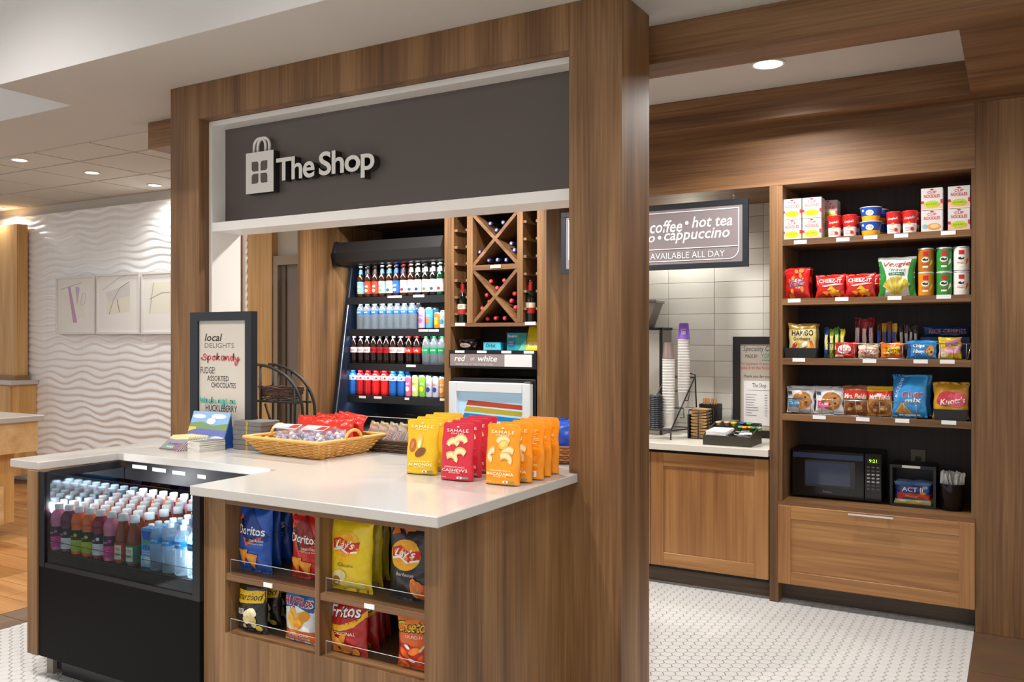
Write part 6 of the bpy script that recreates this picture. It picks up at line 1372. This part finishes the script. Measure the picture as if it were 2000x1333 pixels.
# cup rack with two cup stacks and a lid stack
t = thing('cup_rack', 'black wire cup rack on the coffee counter', 'rack', (-1.985, 5.50, ZN))
WR = mat('wire_black', '#2b2a2c', .4, .3)
MB().tube([(-.18,-.07,.06),(.03,-.07,.06),(.12,.2,.06),(-.18,.2,.06)], .005, 6, True).build('base_ring', WR, t)
for a in ((.03,-.07), (.12,.2), (-.18,-.07), (-.18,.2)): MB().tube([(a[0],a[1],0),(a[0],a[1],.06)], .005, 6).build('foot', WR, t)
MB().tube([(.12,.2,.06),(.105,.2,.42),(.06,.2,.43),(.05,.18,.425)], .005, 6).build('rear_post', WR, t); MB().tube([(.03,-.07,.06),(.105,.19,.40)], .005, 6).build('slope_bar', WR, t); MB().tube([(-.18,-.07,.06),(-.10,.19,.40)], .005, 6).build('slope_bar', WR, t)
MB().tube([(-.10,.19,.40),(.105,.19,.40)], .005, 6).build('cross_bar', WR, t); MB().tube([(-.18,.2,.06),(-.17,.2,.42)], .005, 6).build('rear_post', WR, t)
for z_, yy_ in ((.2,.06), (.31,.14)): MB().tube([(-.13+.03*(z_>.25),yy_,z_),(.07+.02*(z_>.25),yy_,z_),(.085,yy_-.03,z_-.06),(.06,yy_-.04,z_-.06)], .004, 6).build('cup_hook', WR, t)
def cup(c, c2=None):
    def mk():
        o = link('paper_cup', MB().lathe([(.030,0),(.031,.002),(.0405,.103),(.0415,.104),(.0425,.107),(.0415,.110),(.039,.108),(.029,.006),(.0001,.006)], 22, cap=False).mesh('paper_cup', mat('cup_paper_'+c, c, .5)))
        return o
    return mk
n_ord = ['lowest']+['%s from the bottom' % w_ for w_ in ('second','third','fourth','fifth','sixth','seventh','eighth','ninth','tenth','eleventh','twelfth','thirteenth','fourteenth','fifteenth','sixteenth','seventeenth','eighteenth','nineteenth','twentieth')]
for k in range(20): inst('cupw', cup('#e9e6e2'), 'white paper cup in the front stack, %s' % n_ord[k], 'paper cup', 'front stack of white cups', (-2.005, 5.525, ZN+.068+.0185*k), 0, 0)
def cup_inv(c): return lambda: link('paper_cup', MB().lathe([(.0001,.108),(.030,.108),(.031,.106),(.0405,.004),(.0425,.003),(.0425,0),(.039,0)], 22, cap=False).mesh('paper_cup', mat('cup_paper_'+c, c, .5)))
inst('cupb', cup_inv('#6b5a52'), 'brown paper cup upside down on top of the front cup stack', 'paper cup', None, (-2.005, 5.525, ZN+.068+.0185*19+.111), 0, 0)
for k in range(20): inst('cupw', None, 'white paper cup in the rear stack, %s' % n_ord[k], 'paper cup', 'rear stack of white cups', (-1.945, 5.66, ZN+.20+.0185*k), 0, 0)
def cup_purple():
    o = cup_inv('#7a52b0')(); Print().text('tea', 0.01, .045, .03, .03, '#f0ecf6', .03).rect(-.008,.028,.065,.068,'#f0ecf6').on('lettering', o, cyl(lambda v: .0425-.106*v+.001), .02); return o
inst('cupp', cup_purple, 'purple paper cup upside down on top of the rear cup stack', 'paper cup', None, (-1.945, 5.66, ZN+.20+.0185*19+.111), 0, 0)
def lid(): return link('drink_cover', MB().lathe([(.043,0),(.0445,.001),(.0445,.004),(.041,.006),(.039,.013),(.036,.0135),(.034,.009),(.0001,.009)], 22, cap=False).mesh('drink_cover', mat('lid_black', '#34373d', .35)))
for k in range(18): inst('lid', lid, 'dark plastic drink cover in the stack on the cup rack, %s' % n_ord[k], 'cup cover', 'stack of dark drink covers', (-2.075, 5.47, ZN+.066+.0125*k), 0, 0)
# sleeve holder
t = thing('sleeve_holder', 'black wire holder of kraft cup sleeves', 'holder', (-1.815, 5.63, ZN))
for z_ in (.004, .19): MB().tube([(-.065,-.06,z_),(.065,-.06,z_),(.065,.06,z_),(-.065,.06,z_)], .003, 6, True).build('hoop', WR, t)
for a in ((-.065,-.06),(0,-.06),(.065,-.06),(.065,0),(.065,.06),(-.065,.06)): MB().tube([(a[0],a[1],.004),(a[0],a[1],.19)], .003, 6).build('wire', WR, t)
bx('side_plate', BLACK, t, -.078, -.068, -.05, .06, 0, .16)
for k in range(18):
    inst('sleeve%d' % (k % 2), lambda: link('cup_sleeve', MB().prism([(-.055,0),(.055,.004),(.05,.011),(-.052,.007)], -.05, .05, 'y').mesh('cup_sleeve', mat('kraft', '#b98f5c', .7, vary=.15, bscale=40))), 'kraft cup sleeve lying in the wire holder, %s' % n_ord[k], 'cup sleeve', 'kraft sleeves in the holder', (-1.815+.003*math.sin(k*3), 5.63, ZN+.006+.0108*k), math.pi if k % 2 else 0, 0)
# stirrer box, divided black bin
t = thing('stirrer_box', 'black box of wooden stirrers behind the sleeves', 'box', (-1.80, 5.79, ZN)); 
for a in ((-.065,.065,-.05,-.045), (-.065,.065,.045,.05), (-.065,-.06,-.045,.045), (.06,.065,-.045,.045)): bx('wall', mat('bin_black', '#22211f', .5), t, *a, 0, .22)
bx('base', mat('bin_black', '#22211f', .5), t, -.06, .06, -.045, .045, .0005, .006)
g = random.Random(3)
for k in range(16): inst('stirrer', lambda: link('stirrer', MB().box(-.004,.004,-.001,.001,0,.25).mesh('stirrer', mat('birch', '#d8a066', .6))), 'wooden stirrer standing in the black stirrer box', 'stirrer', 'wooden stirrers in the box', (-1.845+.006*k, 5.785+g.uniform(-.03,.03), ZN+.007), g.uniform(-.5,.5), g.uniform(-.06,.06))
t = thing('napkin_bin', 'small dark grey bin beside the notice board', 'bin', (-1.66, 5.78, ZN)); bx('body', mat('bin_dark', '#35332d', .5), t, -.07, .05, -.09, .06, 0, .11, .004); bx('lid_panel', mat('bin_top', '#77736a', .4), t, -.065, .045, -.085, .055, .1105, .114)
# condiment tray
t = thing('condiment_tray', 'dark sloped condiment tray with sugar and creamers', 'tray', (-1.50, 5.30, ZN), .0)
CT = mat('tray_brown_black', '#3f3b33', .45)
MB().prism([(0,0),(.27,0),(.27,.125),(0,.062)], -.198, -.192, 'x').build('side_wall', CT, t); MB().prism([(0,0),(.27,0),(.27,.125),(0,.062)], .092, .098, 'x').build('side_wall', CT, t) if 0 else None
MB().prism([(0,0),(.27,0),(.27,.125),(0,.062)], .095, .101, 'x').build('side_wall', CT, t)
bx('front_wall', CT, t, -.192, .095, 0, .006, 0, .062); bx('rear_wall', CT, t, -.192, .095, .264, .27, 0, .125); bx('base', CT, t, -.192, .095, .006, .264, .0005, .03); bx('partition', CT, t, -.04, -.035, .006, .264, .03, .07); bx('partition', CT, t, -.035, .095, .13, .135, .03, .085)
pk = lambda c, P=None: (lambda: MB().box(-.024,.024,-.016,.016,0,.003).build('sugar_packet', ink(c)))
g = random.Random(9)
for k in range(9): inst('napkin', lambda: MB().box(-.066,.066,-.085,.085,0,.0062).build('napkin', mat('napkin_white', '#f0efed', .8), None, None, None, .002), 'white folded napkin in the left of the condiment tray, %s' % n_ord[k], 'napkin', 'napkins in the condiment tray', (-1.617+g.uniform(-.003,.003), 5.40, ZN+.0312+.0066*k), g.uniform(-.03,.03), .06)
for k in range(16): inst('pk_b', pk('#dfe6ea'), 'pale sugar packet in the front right of the condiment tray, %s' % n_ord[k], 'packet', 'pale packets in the condiment tray', (-1.472+g.uniform(-.03,.045), 5.365+g.uniform(-.035,.035), ZN+.031+.0036*k), g.uniform(-.8,.8), g.uniform(-.5,.3))
for k, (c, wd_) in enumerate((('#d8b088','tan'), ('#d8a87a','peach'), ('#c8b82a','yellow'), ('#2a4a9c','blue'), ('#3a9a4a','green'), ('#58b060','bright green'), ('#e89a2a','orange'), ('#e8b82a','gold'), ('#2f8a4a','deep green'), ('#8ac88a','mint'))):
    inst('cup_'+c, lambda c=c: link('creamer_cup', MB().lathe([(.012,0),(.013,.001),(.018,.02),(.021,.0205),(.021,.0215),(.0001,.0217)], 14, cap=False).mesh('creamer_cup', mat('creamer_'+c, c, .3))), '%s foil creamer in the rear of the condiment tray' % wd_, 'creamer', None, (-1.665+.05*k if k < 5 else -1.51+.028*(k-5), 5.525+.02*(k % 2) if k < 5 else 5.475+.02*(k % 2), ZN+(.105 if k < 5 else .085)), 0, .2)
